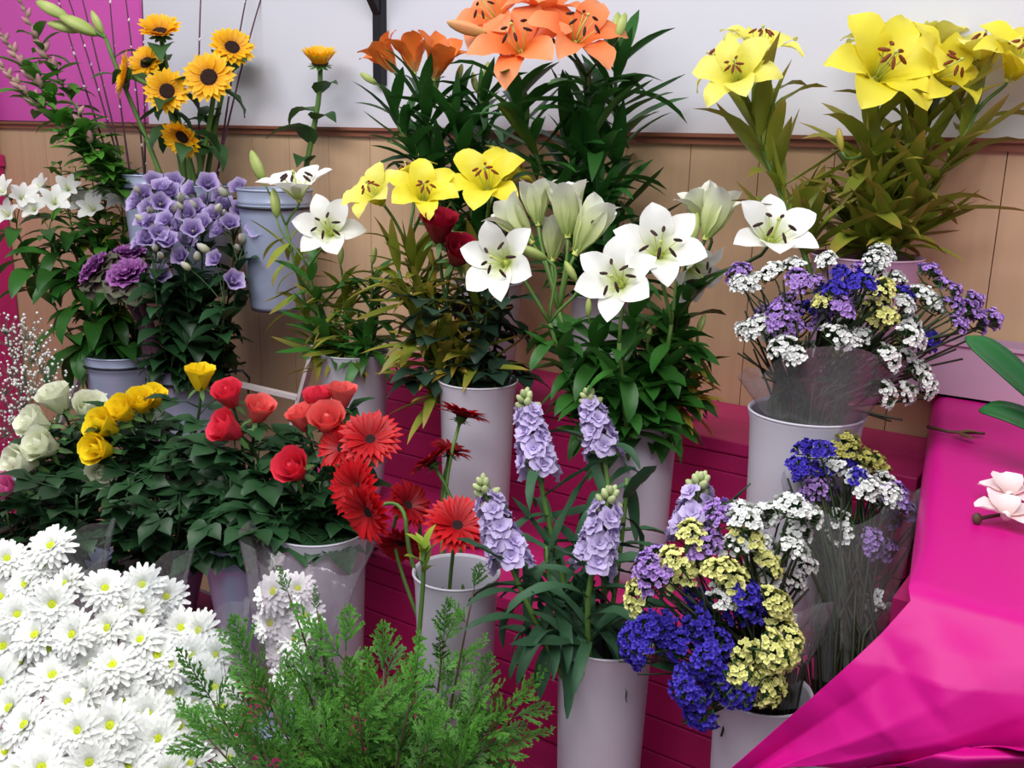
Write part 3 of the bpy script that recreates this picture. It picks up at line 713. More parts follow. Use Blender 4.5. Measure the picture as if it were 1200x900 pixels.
lily('leafy lily stem with dark leaves behind the white lilies', root_in(VO2), [], [(662, 130, 1.5, D(-.1, .95, .1), .4)], LF_LILYD, 34, (.15, .98), (.7, 1.1), (0, 75), stem=STEMD)
# white lilies, left vase
lily('white lily with one bloom facing forward above the left vase', root_in(V1), [
    (383, 266, 1.52, D(-.05, .25, .95), KIT_W, 1.0)], [(322, 238, 1.58, D(-.1, .95, .1), .85)], LF_LILY, 20, (.3, .95), (.55, .95), (-30, 60), stem_r=.0034)
lily('white lily with a sideways bloom and pale green bud', root_in(V1), [
    (346, 212, 1.60, D(-.1, .85, .45), KIT_W, 1.15)], [(302, 195, 1.62, D(-.35, .9, .1), 1.0)], LF_LILYY, 20, (.3, .95), (.5, .9), (-40, 60), stem_r=.0034)
lily('leafy lily stem with yellow-green leaves spilling over the left vase rim', root_in(V1), [], [(400, 300, 1.58, D(.1, .95, .1), .5)], LF_LILYY, 28, (.35, .98), (.5, .85), (-50, 50), stem_r=.0034)
# white lilies, right vase
lily('white lily with nodding bloom beside the crimson roses', root_in(V3), [
    (583, 305, 1.24, D(-.45, .05, .88), KIT_W, .96)], [(624, 296, 1.27, D(-.85, .35, .2), .75), (669, 318, 1.27, D(-.5, .85, .1), .55)], LF_LILYB, 18, (.3, .95), (.6, 1.0), (-30, 55), stem=STEM)
lily('white lily stem with four half open green-white trumpets', root_in(V3), [
    (628, 238, 1.33, D(-.1, .97, .1), KIT_WC, .78), (664, 246, 1.31, D(-.05, .98, .1), KIT_WC, .95), (690, 268, 1.29, D(.45, .85, .1), KIT_WC, 1.0), (606, 262, 1.36, D(-.6, .75, .0), KIT_WC, .9), (650, 280, 1.36, D(.1, .95, .0), KIT_WC, .8)], [], LF_LILYB, 20, (.3, .95), (.6, 1.0), (-30, 55), stem=STEM, top=P(655, 365, 1.32))
lily('white lily with a pointed star bloom at the front centre', root_in(V3), [
    (722, 326, 1.20, D(-.35, .25, .9), KIT_W, .98)], [], LF_LILYB, 18, (.25, .95), (.6, 1.05), (-40, 55), stem=STEM)
lily('white lily with the broad bloom facing forward right of centre', root_in(V3), [
    (774, 288, 1.22, D(-.05, .35, .92), KIT_W, 1.05), (818, 322, 1.28, D(.5, -.55, .5), KIT_W, .8)], [], LF_LILYB, 18, (.25, .95), (.6, 1.05), (-40, 55), stem=STEM)
lily('white lily with the rightmost bloom over the statice', root_in(V3), [
    (908, 268, 1.22, D(.0, .55, .82), KIT_W, 1.0), (838, 252, 1.30, D(.35, .9, .1), KIT_WC, .9), (822, 246, 1.34, D(-.4, .85, .2), KIT_WC, .8)], [(812, 272, 1.27, D(.2, .95, .1), .9)], LF_LILY, 22, (.25, .95), (.6, 1.0), (-30, 55), stem=STEMD, top=P(800, 340, 1.30))
lily('leafy lily stem with green leaves drooping over the centre vase rim', root_in(V3), [], [(760, 390, 1.30, D(.1, .95, .1), .5)], LF_LILYB, 30, (.35, .98), (.8, 1.3), (-60, 40), stem=STEM)
for lb, tp in (('leafy lily stem with green leaves left in the centre vase', (690, 380, 1.30)), ('leafy lily stem rising between the two broad white blooms', (742, 360, 1.30)), ('leafy lily stem under the rightmost white bloom', (795, 350, 1.32))):
    lily(lb, root_in(V3), [], [(tp[0], tp[1] - 20, tp[2], D(0, .95, .1), .45)], LF_LILYB, 20, (.25, .98), (.8, 1.3), (-40, 55), stem=STEM)
lily('yellow leaved lily stem at the right side of the centre vase', root_in(V3), [], [(822, 380, 1.32, D(.3, .9, .1), .5)], LF_LILYY2, 20, (.4, .98), (.5, .85), (-50, 40), stem=STEM)

# ------------------------------------------------------------------ sunflowers
def sunflower(label, v, px, py, dep, d, scale, nleaf=5, tilt=0, lt=(.5, .97)):
    base = root_in(v); root = thing('sunflower', label, 'sunflower', base); o0 = Vector(base)
    h = P(px, py, dep); strap_flower(root, h, d, KIT_SUN, scale, tilt)
    pts = stem_curve(o0, h - d * .011 * scale, d, k0=.45, k1=.22)
    b = MB(); b.tube(STEM, [q - o0 for q in pts], .0065, .0048, 8); part('stem', b.mesh('stem'), root)
    leaves_on(root, pts, lt[0], lt[1], nleaf, LF_SUN, .8, 1.25, -20, 30)
S_ = 1.0
sunflower('sunflower at the top left of the bunch, seen half from the side', Z7, 188, 38, 2.04, D(.15, .62, .75), 1.02, 5, 26)
sunflower('sunflower turned away to the left at the side of the bunch', Z7, 148, 88, 1.98, D(-.85, .15, .45), 1.0, 3, 8)
sunflower('sunflower at the top right of the bunch with dark centre', Z7, 272, 56, 2.02, D(.35, .3, .85), .98, 4, 5)
sunflower('sunflower facing straight out with round black centre', Z7, 245, 91, 1.97, D(.02, .05, 1), 1.1, 4, 0)
sunflower('sunflower left of the round black centred one with dark centre', Z7, 196, 107, 1.98, D(.15, -.05, 1), .98, 4, 4)
sunflower('sunflower hidden between two others at the back of the bunch', Z7, 172, 74, 2.06, D(-.2, .3, .9), .9, 2, 8)
sunflower('sunflower nodding downwards below the bunch', Z7, 214, 160, 1.95, D(-.25, -.65, .65), .92, 3, 16)
sunflower('single sunflower standing apart on the right, seen from the side', Z5, 375, 74, 1.92, D(.05, .84, .52), .98, 6, 46, (.5, .86))
# ------------------------------------------------------------------ gerberas
def gerbera(label, v, px, py, dep, d, scale=1.0, kit=KIT_GERB, k1=.25, via=None):
    base = root_in(v, .5); root = thing('gerbera', label, 'gerbera', base); o0 = Vector(base)
    h = P(px, py, dep); strap_flower(root, h, d, kit, scale, 4)
    e = h - d * .010 * scale
    if via is None: pts = stem_curve(o0, e, d, k1=k1, n=12)
    else:
        vv = P(*via); pts = bez(o0, o0 + Vector((0, 0, .08)), vv - Vector((0, 0, .06)), vv, 8)[:-1] + bez(vv, vv + Vector((0, 0, .03)), e - d * .035, e, 8)
    b = MB(); b.tube(STEM, [q - o0 for q in pts], .0030, .0024, 7); part('stem', b.mesh('stem'), root)
gerbera('red gerbera with a black eye at the top of the left cluster', V8, 434, 515, 1.30, D(.1, .55, .8), 1.12)
gerbera('red gerbera half hidden left of the black eyed one', V8, 400, 525, 1.36, D(-.5, .3, .8), 1.0)
gerbera('red gerbera below the black eyed one facing left', V8, 418, 572, 1.27, D(-.55, .05, .8), 1.12)
gerbera('red gerbera hanging at the bottom of the left cluster', V6, 432, 600, 1.22, D(-.55, -.30, .7), 1.1, KIT_GERB, .25, (476, 618, 1.22))
gerbera('red gerbera at the right of the left cluster, turned away', V6, 478, 592, 1.30, D(.5, .35, .5), .95, KIT_GERBD, .3)
gerbera('dark red gerbera peeping out low beside the left cluster', V6, 470, 636, 1.32, D(-.1, -.5, .6), .9, KIT_GERBD, .2, (490, 605, 1.33))
gerbera('tallest red gerbera seen edge-on against the white vase', V6, 541, 488, 1.32, D(.3, .95, -.03), 1.05, KIT_GERBD, .3)
gerbera('dark red gerbera tilted left on the second tallest stalk', V6, 506, 543, 1.30, D(-.55, .75, .0), .95, KIT_GERBD, .25)
gerbera('dark red gerbera tucked behind the second tallest stalk', V6, 528, 530, 1.34, D(.3, .9, .1), .85, KIT_GERBD, .25)
gerbera('red gerbera over the rim of the open white vase', V6, 536, 616, 1.17, D(.15, .65, .72), 1.1)
# ------------------------------------------------------------------ roses
for i, (px, py, dep, d, s, k, l) in enumerate([
    (66, 468, 1.62, D(-.2, .75, .5), .95, K_RC, 'cream rose at the top of its bunch'),
    (104, 480, 1.60, D(.4, .6, .6), .95, K_RC, 'cream rose right of the topmost one, next to yellow roses'),
    (41, 496, 1.58, D(-.5, .4, .7), .92, K_RC, 'cream rose below the topmost one'),
    (50, 522, 1.55, D(-.35, .3, .85), .95, K_RC, 'cream rose in the lower middle of its bunch'),
    (25, 542, 1.54, D(-.5, .15, .8), .95, K_RC, 'cream rose lowest at the left of its bunch'),
    (122, 551, 1.54, D(.1, -.2, .9), .85, K_RC, 'cream rose peeping out under the yellow roses')]):
    rose(l, root_in(Z6), px, py, dep, d, k, s * 1.05, nleaf=11)
rose('pink rose at the left edge under the cream roses', root_in(Z6), 6, 576, 1.5, D(-.2, .4, .8), K_RP, .95, nleaf=8)
for px, py, dep, d, s, l in [
    (235, 442, 1.52, D(.1, .85, .35), .84, 'yellow rose standing alone above the others'),
    (180, 466, 1.58, D(.3, .75, .45), .76, 'yellow rose at the top right of the row'),
    (165, 472, 1.56, D(.1, .6, .65), .82, 'yellow rose second from the top of the row'),
    (144, 482, 1.54, D(-.25, .5, .75), .85, 'yellow rose in the middle of the row'),
    (122, 499, 1.52, D(-.4, .35, .8), .95, 'yellow rose near the bottom of the row'),
    (116, 526, 1.50, D(-.35, .1, .85), .90, 'deep yellow rose lowest in the row')]:
    rose(l, root_in(Z2), px, py, dep, d, K_RY, s, nleaf=12)
for px, py, dep, d, s, k, v, l in [
    (268, 463, 1.46, D(-.1, .7, .6), .85, K_CORAL, Z1, 'coral rose at the top left next to the white bar'),
    (266, 502, 1.42, D(-.55, .4, .7), .95, K_CORAL, Z1, 'coral rose below the top left one, opening left'),
    (304, 481, 1.44, D(.3, .75, .5), .82, K_CORALP, Z1, 'pale coral rose right of the two left ones'),
    (344, 549, 1.34, D(-.2, .45, .85), .95, K_CORAL, V8, 'large coral rose low in front of the green leaves'),
    (354, 490, 1.42, D(-.2, .8, .45), .78, K_CORALP, V8, 'small coral rose bud at the left of the gerberas'),
    (374, 470, 1.44, D(-.1, .85, .4), .82, K_CORAL, V8, 'coral rose at the top above the gerberas'),
    (384, 494, 1.38, D(.0, .6, .7), .95, K_CORALP, V8, 'pale coral rose open beside the black eyed gerbera'),
    (401, 464, 1.44, D(.1, .9, .3), .80, K_CORALP, V8, 'pale coral rose bud highest at the right against the vase')]:
    rose(l, root_in(v), px, py, dep, d, k, s, nleaf=10)
for px, py, d, s, l in [(515, 266, D(.05, .75, .6), .95, 'crimson rose under the yellow lilies'), (538, 297, D(.35, .5, .75), .9, 'crimson rose lower, half behind a white lily')]:
    rose(l, root_in(V2), px, py, 1.40, d, K_RR, s, LF_ROSED, 12, (.42, .8), ls=(.9, 1.35), le=(-45, 30))
for k in range(3):
    rose(('crimson rose with dark leaves deep in the centre vase', 'crimson rose sunk low at the back of the centre vase', 'crimson rose mostly hidden behind the white trumpets')[k], root_in(V2), (575, 600, 560)[k], (318, 300, 300)[k], (1.47, 1.52, 1.53)[k], D(.1, .9, .1), K_RR, .7, LF_ROSED, 13, (.42, .92), ls=(.9, 1.35), le=(-50, 30))
# extra rose greenery that fills the space above the zinc buckets
def rose_foliage(label, v, px, py, dep, n=16, leaf=LF_ROSE):
    base = root_in(v); root = thing('rose_branch', label, 'rose branch', base); o0 = Vector(base)
    h = P(px, py, dep); pts = stem_curve(o0, h, Vector((0, 0, 1)))
    b = MB(); b.tube(STEMD, [q - o0 for q in pts], .0026, .0018, 6); part('stem', b.mesh('stem'), root)
    leaves_on(root, pts, .35, 1, n, leaf, .85, 1.35, -20, 45)
for v, px, py, dep, l in [
    (Z6, 30, 590, 1.5, 'leafy rose branch at the far left under the cream roses'), (Z6, 90, 580, 1.48, 'leafy rose branch below the lowest yellow rose'),
    (Z2, 150, 560, 1.46, 'leafy rose branch under the middle yellow roses'), (Z2, 195, 530, 1.5, 'leafy rose branch right of the yellow row'),
    (Z2, 210, 590, 1.42, 'leafy rose branch over the half hidden zinc bucket'), (Z1, 235, 520, 1.44, 'leafy rose branch under the solitary yellow rose'),
    (Z1, 270, 560, 1.40, 'leafy rose branch above the ribbed zinc bucket'), (Z1, 300, 540, 1.42, 'leafy rose branch between the coral roses'),
    (V8, 330, 590, 1.34, 'leafy rose branch at the rim of the sleeved vase'), (V8, 375, 560, 1.36, 'leafy rose branch left of the gerberas'),
    (Z6, 60, 620, 1.42, 'leafy rose branch just above the chrysanthemums'), (Z6, 8, 600, 1.46, 'leafy rose branch at the left edge beside the pink rose'), (Z6, 20, 560, 1.52, 'leafy rose branch behind the pink rose'), (V8, 305, 575, 1.40, 'leafy rose branch between ribbed bucket and sleeved vase'), (Z2, 170, 605, 1.44, 'leafy rose branch low in front of the buckets'),
    (Z1, 262, 575, 1.42, 'leafy rose branch hanging over the ribbed bucket rim')]:
    rose_foliage(l, v, px, py, dep)

# ------------------------------------------------------------------ lisianthus, kale, alstroemeria in the wall buckets
def lis_kit():
    k = Kit(); k.p = []
    for (span, rb, rt, h, fl) in ((2.4, .002, .0055, .021, .001), (1.9, .003, .0115, .021, .006)):
        for v in range(2):
            b = MB(); b.cup_petal(LILAC, I4, 0, span, rb, rt, h * R.uniform(.95, 1.05), fl, .14, 5, 6, .25, .0022); k.p.append(b.mesh('petal'))
    b = MB(); b.lathe(SEPAL, I4, [(.001, -.006), (.003, -.003), (.0036, .003)], 8); b.ball(FILAMENT, Vector((0, 0, .007)), .0025); k.eye = b.mesh('calyx')
    b = MB(); b.lathe(LISBUD, I4, [(.0015, 0), (.005, .004), (.0058, .010), (.004, .017), (.001, .021)], 8); k.bud = b.mesh('bud')
    return k
KL = lis_kit()
def lisianthus(label, v, heads, buds, dep, nleaf=18):
    dep -= .17; base = root_in(v); root = thing('lisianthus', label, 'lisianthus', base); o0 = Vector(base)
    cx = sum(h[0] for h in heads) / len(heads); cy = sum(h[1] for h in heads) / len(heads)
    J = P(cx, cy + 45, dep + .01); main = bez(o0, o0 + Vector((0, 0, .12)), J - Vector((0, 0, .08)), J, 8)
    b = MB(); b.tube(STEMD, [q - o0 for q in main], .0026, .002, 6)
    for kind, lst in ((0, heads), (1, buds)):
        for (px, py) in lst:
            d = D((px - cx) / 60 + R.uniform(-.4, .4), R.uniform(.2, .6), R.uniform(.6, 1)); pos = P(px, py, dep + R.uniform(-.04, .04))
            bp = pos - d * .012
            b.tube(STEMD, [q - o0 for q in bez(J, J + Vector((0, 0, .02)), bp - d * .02, bp, 4)], .0014, .0011, 5)
            if kind: part('bud', KL.bud, root, frame_z(bp - o0, d, 0, R.uniform(1.0, 1.5)))
            else:
                s = R.uniform(1.02, 1.28); f = part('flower', KL.eye, root, frame_z(bp - o0, d, R.uniform(0, 6), s))
                for l, n in ((0, 3), (1, 5)):
                    for i in range(n): part('petal', KL.p[l * 2 + R.randrange(2)], f, rz((i + .4 * l) * 2 * PI / n + R.uniform(-.2, .2)))
    part('stem', b.mesh('stem'), root)
    leaves_on(root, main, .3, 1, nleaf, LF_LIS, .9, 1.4, -20, 50)
lisianthus('lilac lisianthus stem highest at the left of the purple bunch', Z4, [(168, 228), (180, 212), (172, 244), (200, 226), (160, 238), (190, 220), (204, 214)], [(186, 232), (160, 222), (196, 234)], 2.18)
lisianthus('lilac lisianthus stem with open rings of petals at the left middle', Z4, [(188, 238), (194, 258), (178, 262), (204, 248), (168, 260)], [(164, 256), (205, 244), (176, 247)], 2.10)
lisianthus('lilac lisianthus stem with pale faces just above the kale', Z4, [(173, 281), (198, 283), (187, 322), (186, 274), (164, 284)], [(182, 290), (188, 299)], 2.07)
lisianthus('lilac lisianthus stem in the lower middle with two full blooms', Z4, [(218, 284), (212, 301), (220, 252), (226, 270), (206, 266)], [(212, 232), (231, 301), (210, 240)], 2.09)
lisianthus('lilac lisianthus stem high in the middle among green buds', Z4, [(238, 238), (244, 216), (238, 262), (250, 252), (228, 246), (222, 222)], [(224, 228), (228, 234), (256, 244), (262, 250), (226, 240)], 2.14)
lisianthus('lilac lisianthus stem at the upper right of the bunch', Z4, [(280, 220), (282, 246), (270, 262), (264, 240), (290, 234), (258, 228)], [(287, 250), (258, 264), (276, 266), (262, 226), (256, 218)], 2.16)
lisianthus('lilac lisianthus stem with the lowest solitary blooms on the right', Z4, [(252, 304), (273, 330)], [(218, 312), (240, 292)], 2.06)
lisianthus('lilac lisianthus stem straying right in front of the zinc bucket', Z4, [(302, 269), (256, 270)], [(284, 280), (278, 290)], 2.10)
for k, (px, py) in enumerate([(215, 330), (250, 340), (235, 370), (190, 345)]):
    base = root_in(Z4); root = thing('lisianthus', ('leafy lisianthus stem without blooms in the middle of the bucket', 'leafy lisianthus stem without blooms at the right of the bucket', 'short leafy lisianthus stem at the bucket rim', 'leafy lisianthus stem behind the kale stalks')[k], 'lisianthus', base)
    pts = stem_curve(base, P(px, py - 20, 1.98), Vector((0, 0, 1))); b = MB(); b.tube(STEMD, [q - base for q in pts], .0026, .002, 6); part('stem', b.mesh('stem'), root)
    leaves_on(root, pts, .3, 1, 40, LF_LIS, 1.0, 1.7, -40, 50)
def kale(label, px, py, dep, d, s):
    base = root_in(Z4, .4); base = Vector((base.x - .03, base.y - .035, base.z)); s *= 1.14; root = thing('ornamental_kale', label, 'ornamental kale', base); o0 = Vector(base)
    h = P(px, py, dep); pts = stem_curve(o0, h - d * .02 * s, d, k0=.35, k1=.4)
    b = MB(); b.tube(KALESTEM, [q - o0 for q in pts], .010, .009, 10); part('stalk', b.mesh('stalk'), root)
    b = MB(); b.ball(KALEP, Vector((0, 0, .012)), .008, 8, 5); hd = part('head', b.mesh('head'), root, frame_z(h - d * .014 * s - o0, d, 0, s))
    for l, (n, e0, e1, L, W, M) in enumerate(((5, 85, 60, .018, .008, KALEP), (8, 75, 40, .024, .011, KALEP), (10, 60, 18, .030, .014, KALEP), (10, 40, -5, .036, .017, KALEP), (9, 15, -25, .044, .021, KALEG), (8, -10, -40, .050, .022, KALEG))):
        b = MB(); b.blade(M, T(0, .003 + .001 * l, 0), L, W, e0, e1, 1, ROUND, cup=.3, nu=6, nv=4, ruffle=.18, rf=2.5); me = b.mesh('leaf')
        for i in range(n): part('leaf', me, hd, rz((i + .5 * l + R.uniform(-.2, .2)) * 2 * PI / n) @ T(0, 0, .004 - .002 * l))
kale('purple ornamental kale facing out, largest of three', 147, 318, 2.04, D(-.1, .6, .75), 1.0)
kale('purple ornamental kale at the left side, tilted left', 107, 312, 2.10, D(-.6, .55, .5), 1.0)
kale('purple ornamental kale at the back under the lisianthus', 150, 294, 2.14, D(0, .8, .4), .9)

b = MB(); k = Kit(); k.p = []
for e in (0, 1, 2):
    b = MB(); b.blade(ALSTRO, I4, .030, .0085 - .002 * (e == 1), 66, 10 - e * 12, 1.3, ROUND, cup=.25, nu=5, nv=2); k.p.append(b.mesh('petal'))
b = MB(); b.lathe(SEPAL, I4, [(.001, -.008), (.003, -.004), (.0025, .002)], 8); b.tube(FILAMENT, [Vector((0, 0, 0)), Vector((0, .002, .02))], .001, .0008, 4); k.eye = b.mesh('throat'); KA = k
def alstroemeria(label, heads, dep, nleaf=26):
    base = root_in(Z3); root = thing('alstroemeria', label, 'alstroemeria', base); o0 = Vector(base)
    cx = sum(h[0] for h in heads) / len(heads); cy = sum(h[1] for h in heads) / len(heads)
    J = P(cx + 6, cy + 30, dep + .02); main = bez(o0, o0 + Vector((0, 0, .1)), J - Vector((0, 0, .08)), J, 8)
    b = MB(); b.tube(STEM, [q - o0 for q in main], .003, .0022, 6)
    for px, py in heads:
        d = D((px - cx) / 50 + R.uniform(-.3, .3), .4, R.uniform(.7, 1)); bp = P(px, py, dep + R.uniform(-.04, .04)) - d * .013
        b.tube(STEM, [q - o0 for q in bez(J, J + Vector((0, 0, .02)), bp - d * .02, bp, 4)], .0014, .0011, 5)
        f = part('flower', KA.eye, root, frame_z(bp - o0, d, R.uniform(0, 6), R.uniform(1.5, 1.75)))
        for i in range(6): part('petal', KA.p[(i % 2) + R.randrange(2)], f, rz(i * PI / 3 + R.uniform(-.1, .1)))
    part('stem', b.mesh('stem'), root)
    leaves_on(root, main, .25, 1, nleaf, LF_ALS, .75, 1.2, -35, 35)
alstroemeria('white alstroemeria stem at the left edge of the picture', [(10, 253), (26, 232), (5, 226)], 2.25)
alstroemeria('white alstroemeria stem with blooms in the middle', [(51, 223), (80, 222), (98, 239)], 2.28)
alstroemeria('white alstroemeria stem with small blooms next to the lisianthus', [(128, 230), (154, 237), (140, 234)], 2.28)
alstroemeria('white alstroemeria stem with low leaves drooping over the zinc bucket', [(64, 238), (40, 246)], 2.22, 40)
alstroemeria('white alstroemeria stem at the back with dark leaves', [(110, 246)], 2.3, 40)

# ------------------------------------------------------------------ top left: willow, pink spikes, cream buds, filler
b = MB(); b.ball(CATKIN, Vector((0, 0, .004)), .0032, 6, 5, 1.8); CATM = b.mesh('catkin')
def willow(label, v, p_top, dep, bend=0.0, cats=6):
    base = root_in(v, .4); root = thing('willow_twig', label, 'willow twig', base); o0 = Vector(base)
    h = P(p_top[0], p_top[1], dep); mid = base.lerp(h, .5) + CR * bend
    pts = bez(o0, base.lerp(mid, .6), mid.lerp(h, .4), h, 10); b = MB(); b.tube(WILLOW, [q - o0 for q in pts], .0032, .0014, 6); part('twig', b.mesh('twig'), root)
    for i in range(cats):
        p, tdir = curve_at(pts, .35 + .62 * (i + R.random()) / cats); d = (tdir + Vector((R.uniform(-.6, .6), R.uniform(-.6, .6), .2))).normalized()
        part('catkin', CATM, root, frame_z(p - o0, d, 0, R.uniform(.55, .9)))
for i, (tp, bd, v) in enumerate([((66, -10), -.02, Z8), ((78, -8), .02, Z8), ((92, -20), 0, Z8), ((146, -12), .01, Z8), ((128, -10), -.02, Z8), ((166, -14), .01, Z8)]):
    willow(('willow twig leaning furthest left against the pink panel', 'willow twig second from the left on the pink panel', 'willow twig crossing the pale buds', 'upright willow twig with white catkins', 'thin willow twig between the crossing ones', 'willow twig along the right edge of the pink panel')[i], v, tp, 2.2, bd)
for i, (tp, bd) in enumerate([((236, -20), -.02), ((292, -20), -.02), ((312, -22), -.03)]):
    willow(('willow twig rising behind the upper sunflowers', 'willow twig left of two against the white wall', 'willow twig right of two against the white wall')[i], Z7, tp, 2.06, bd, 4)
lily('cream lily stem with long closed buds arching left over the pink panel', root_in(Z7), [], [(92, 30, 2.0, D(-.9, .42, .1), 1.5), (62, 12, 2.0, D(-.9, .45, .1), 1.3), (75, 32, 2.02, D(-.95, .2, .1), 1.2), (114, 26, 2.0, D(-.4, .85, .1), .9)], LF_LILYD, 3, (.5, .9), (.4, .6), (0, 60), top=P(124, 45, 2.0), stem_r=.006)
b = MB(); b.lathe(SNAP, I4, [(.002, 0), (.006, .006), (.0065, .014), (.003, .024), (.0006, .027)], 8); SNAPM = b.mesh('bud')
def spike(label, v, tip, dep, mid, nleaf, nb, scale=1.0):
    base = root_in(v); root = thing('snapdragon', label, 'snapdragon', base); nleaf = int(nleaf * 1.5); o0 = Vector(base)
    h = P(tip[0], tip[1], dep); mm = P(mid[0], mid[1], dep)
    pts = bez(o0, o0 + Vector((0, 0, .12)), mm, h, 14); b = MB(); b.tube(STEM, [q - o0 for q in pts], .0035, .0014, 6); part('stem', b.mesh('stem'), root)
    for i in range(nb):
        p, tdir = curve_at(pts, .76 + .235 * i / nb); a = i * 2.4; d = (tdir + Vector((math.cos(a), math.sin(a), .1)) * .8).normalized()
        part('bud', SNAPM, root, frame_z(p - o0, d, 0, scale * (1.25 - .6 * i / nb)))
    leaves_on(root, pts, .3, .86, nleaf, LF_BUSH, .75, 1.25, -10, 50)
spike('dusky pink snapdragon spike leaning out at the upper left corner', Z8, (-5, 30), 2.15, (60, 130), 40, 14)
spike('dusky pink snapdragon spike lower at the left edge', Z8, (0, 75), 2.1, (60, 150), 40, 14)
spike('dusky pink snapdragon spike bud topped at the corner of the picture', Z8, (18, -15), 2.2, (70, 130), 36, 12)
spike('leafy green snapdragon stem without open blooms', Z8, (90, 120), 2.1, (95, 190), 44, 4)
def filler(label, v, tip, dep, n, leaf):
    base = root_in(v); root = thing('filler_stem', label, 'greenery', base); o0 = Vector(base)
    h = P(tip[0], tip[1], dep); pts = stem_curve(o0, h, Vector((0, 0, 1)), k0=.3); b = MB(); b.tube(STEM, [q - o0 for q in pts], .0026, .0014, 6); part('stem', b.mesh('stem'), root)
    leaves_on(root, pts, .35, 1, n, leaf, .8, 1.35, -20, 50)
for tip, n, lf, l in [((70, 190), 34, LF_BUSH, 'bushy green filler stem at the left over the alstroemeria'), ((105, 178), 36, LF_BUSH, 'bushy green filler stem under the leafy snapdragon'),
    ((140, 185), 36, LF_LIME, 'lime green filler stem next to the willow bucket'), ((88, 195), 34, LF_LIME, 'lime green filler stem in the middle of the greens'), ((120, 200), 34, LF_BUSH, 'bushy green filler stem at the lower right of the greens')]:
    filler(l, Z3, tip, 2.3, n, lf)

# ------------------------------------------------------------------ gypsophila
def gyps(label, tips, dep):
    base = root_in(BK3); root = thing('gypsophila', label, 'gypsophila', base); o0 = Vector(base)
    b = MB(); fl = MB()
    c = P(sum(q[0] for q in tips) / len(tips), sum(q[1] for q in tips) / len(tips) + 70, dep)
    b.tube(GREYSTEM, [q - o0 for q in stem_curve(o0, c, Vector((0, 0, 1)), n=5)], .002, .0015, 5)
    for px, py in tips:
        e = P(px, py, dep + R.uniform(-.05, .05)); b.tube(GREYSTEM, [c - o0, c.lerp(e, .5) - o0 + Vector((0, 0, .01)), e - o0], .0009, .0006, 4, False)
        for _ in range(26):
            f = e + Vector((R.gauss(0, .018), R.gauss(0, .018), R.gauss(0, .016)))
            b.tube(GREYSTEM, [e - o0 - Vector((0, 0, .02)), f - o0], .0004, .0003, 3, False); fl.ball(GYPS, f - o0, R.uniform(.0018, .0034), 5, 3)
    part('stem', b.mesh('stem'), root); part('blossom', fl.mesh('blossom'), root, kind='stuff')
gyps('airy white gypsophila sprig highest at the left edge', [(10, 395), (30, 388), (45, 400), (20, 410), (5, 380), (38, 412)], 1.85)
gyps('airy white gypsophila sprig in the middle of its bunch', [(12, 430), (30, 440), (48, 425), (60, 440), (5, 450), (40, 455)], 1.80)
gyps('airy white gypsophila sprig low beside the cream roses', [(8, 470), (25, 465), (20, 490), (5, 500), (90, 470), (52, 452)], 1.78)

# ------------------------------------------------------------------ stock
def stock_floret():
    b = MB()
    for l, (n, L, e0, e1) in enumerate(((5, .0125, 25, -20), (4, .0095, 55, 10), (3, .006, 75, 40))):
        for i in range(n): b.blade(STOCK, rz((i + .5 * l) * 2 * PI / n + R.uniform(-.2, .2)), L, L * .46, e0 + R.uniform(-8, 8), e1, 1, ROUND, cup=.1, nu=4, nv=2, ruffle=.28, rf=2, seed=R.random() * 6)
    b.lathe(STOCKBUD, I4, [(.0008, -.007), (.002, -.004), (.0018, .001)], 6)
    return b.mesh('floret')
SF = [stock_floret() for _ in range(4)]
b = MB(); b.lathe(STOCKBUD, I4, [(.0015, 0), (.004, .003), (.0042, .007), (.002, .011), (.0004, .012)], 7); SB = b.mesh('bud')
def stock(label, v, tip, low, dep, n=18, nleaf=12, r=.0165, base=None):
    base = base or root_in(v, .4); root = thing('stock_stem', label, 'stock', base); o0 = Vector(base)
    h, l = P(tip[0], tip[1], dep), P(low[0], low[1], dep); ax = (h - l).normalized()
    pts = bez(o0, o0 + Vector((0, 0, .10)), l - ax * .08, l, 9) + [l.lerp(h, t / 6) for t in range(1, 7)]
    b = MB(); b.tube(STEM, [q - o0 for q in pts], .0042, .0024, 7); part('stem', b.mesh('stem'), root)
    L = (h - l).length; s1 = ax.orthogonal().normalized(); s2 = ax.cross(s1)
    for i in range(n):
        t = i / n; a = i * 2.4 + R.uniform(-.3, .3); d = (s1 * math.cos(a) + s2 * math.sin(a) + ax * (.35 + .4 * t)).normalized()
        part('floret', R.choice(SF), root, frame_z(l + ax * L * .86 * t + d * r * (1 - .35 * t) - o0, d, R.uniform(0, 6), 1.5 - .5 * t))
    for i in range(9):
        a = i * 2.4; t = .86 + .16 * i / 9; d = (s1 * math.cos(a) + s2 * math.sin(a) + ax * (.3 + i * .25)).normalized()
        part('bud', SB, root, frame_z(l + ax * L * t + d * .004 - o0, d, 0, 1.15 - .03 * i))
    leaves_on(root, pts, .25, .62, nleaf, LF_STOCK, .65, 1.1, -10, 55)
stock('lilac stock spike standing tallest in the nearest vase', V5, (616, 468), (632, 558), 1.14, 20, 12)
stock('lilac stock spike behind the tallest one in front of the lily vase', V5, (690, 465), (708, 535), 1.24, 16, 10)
stock('lilac stock spike leaning left over the gerbera vase', V5, (566, 570), (600, 665), 1.08, 20, 14)
stock('lilac stock spike with green tip at the front of the nearest vase', V5, (714, 582), (694, 668), 1.04, 20, 16)
stock('lilac stock spike with a green tip among the mixed statice', V7, (820, 566), (806, 640), 1.02, 14, 2)
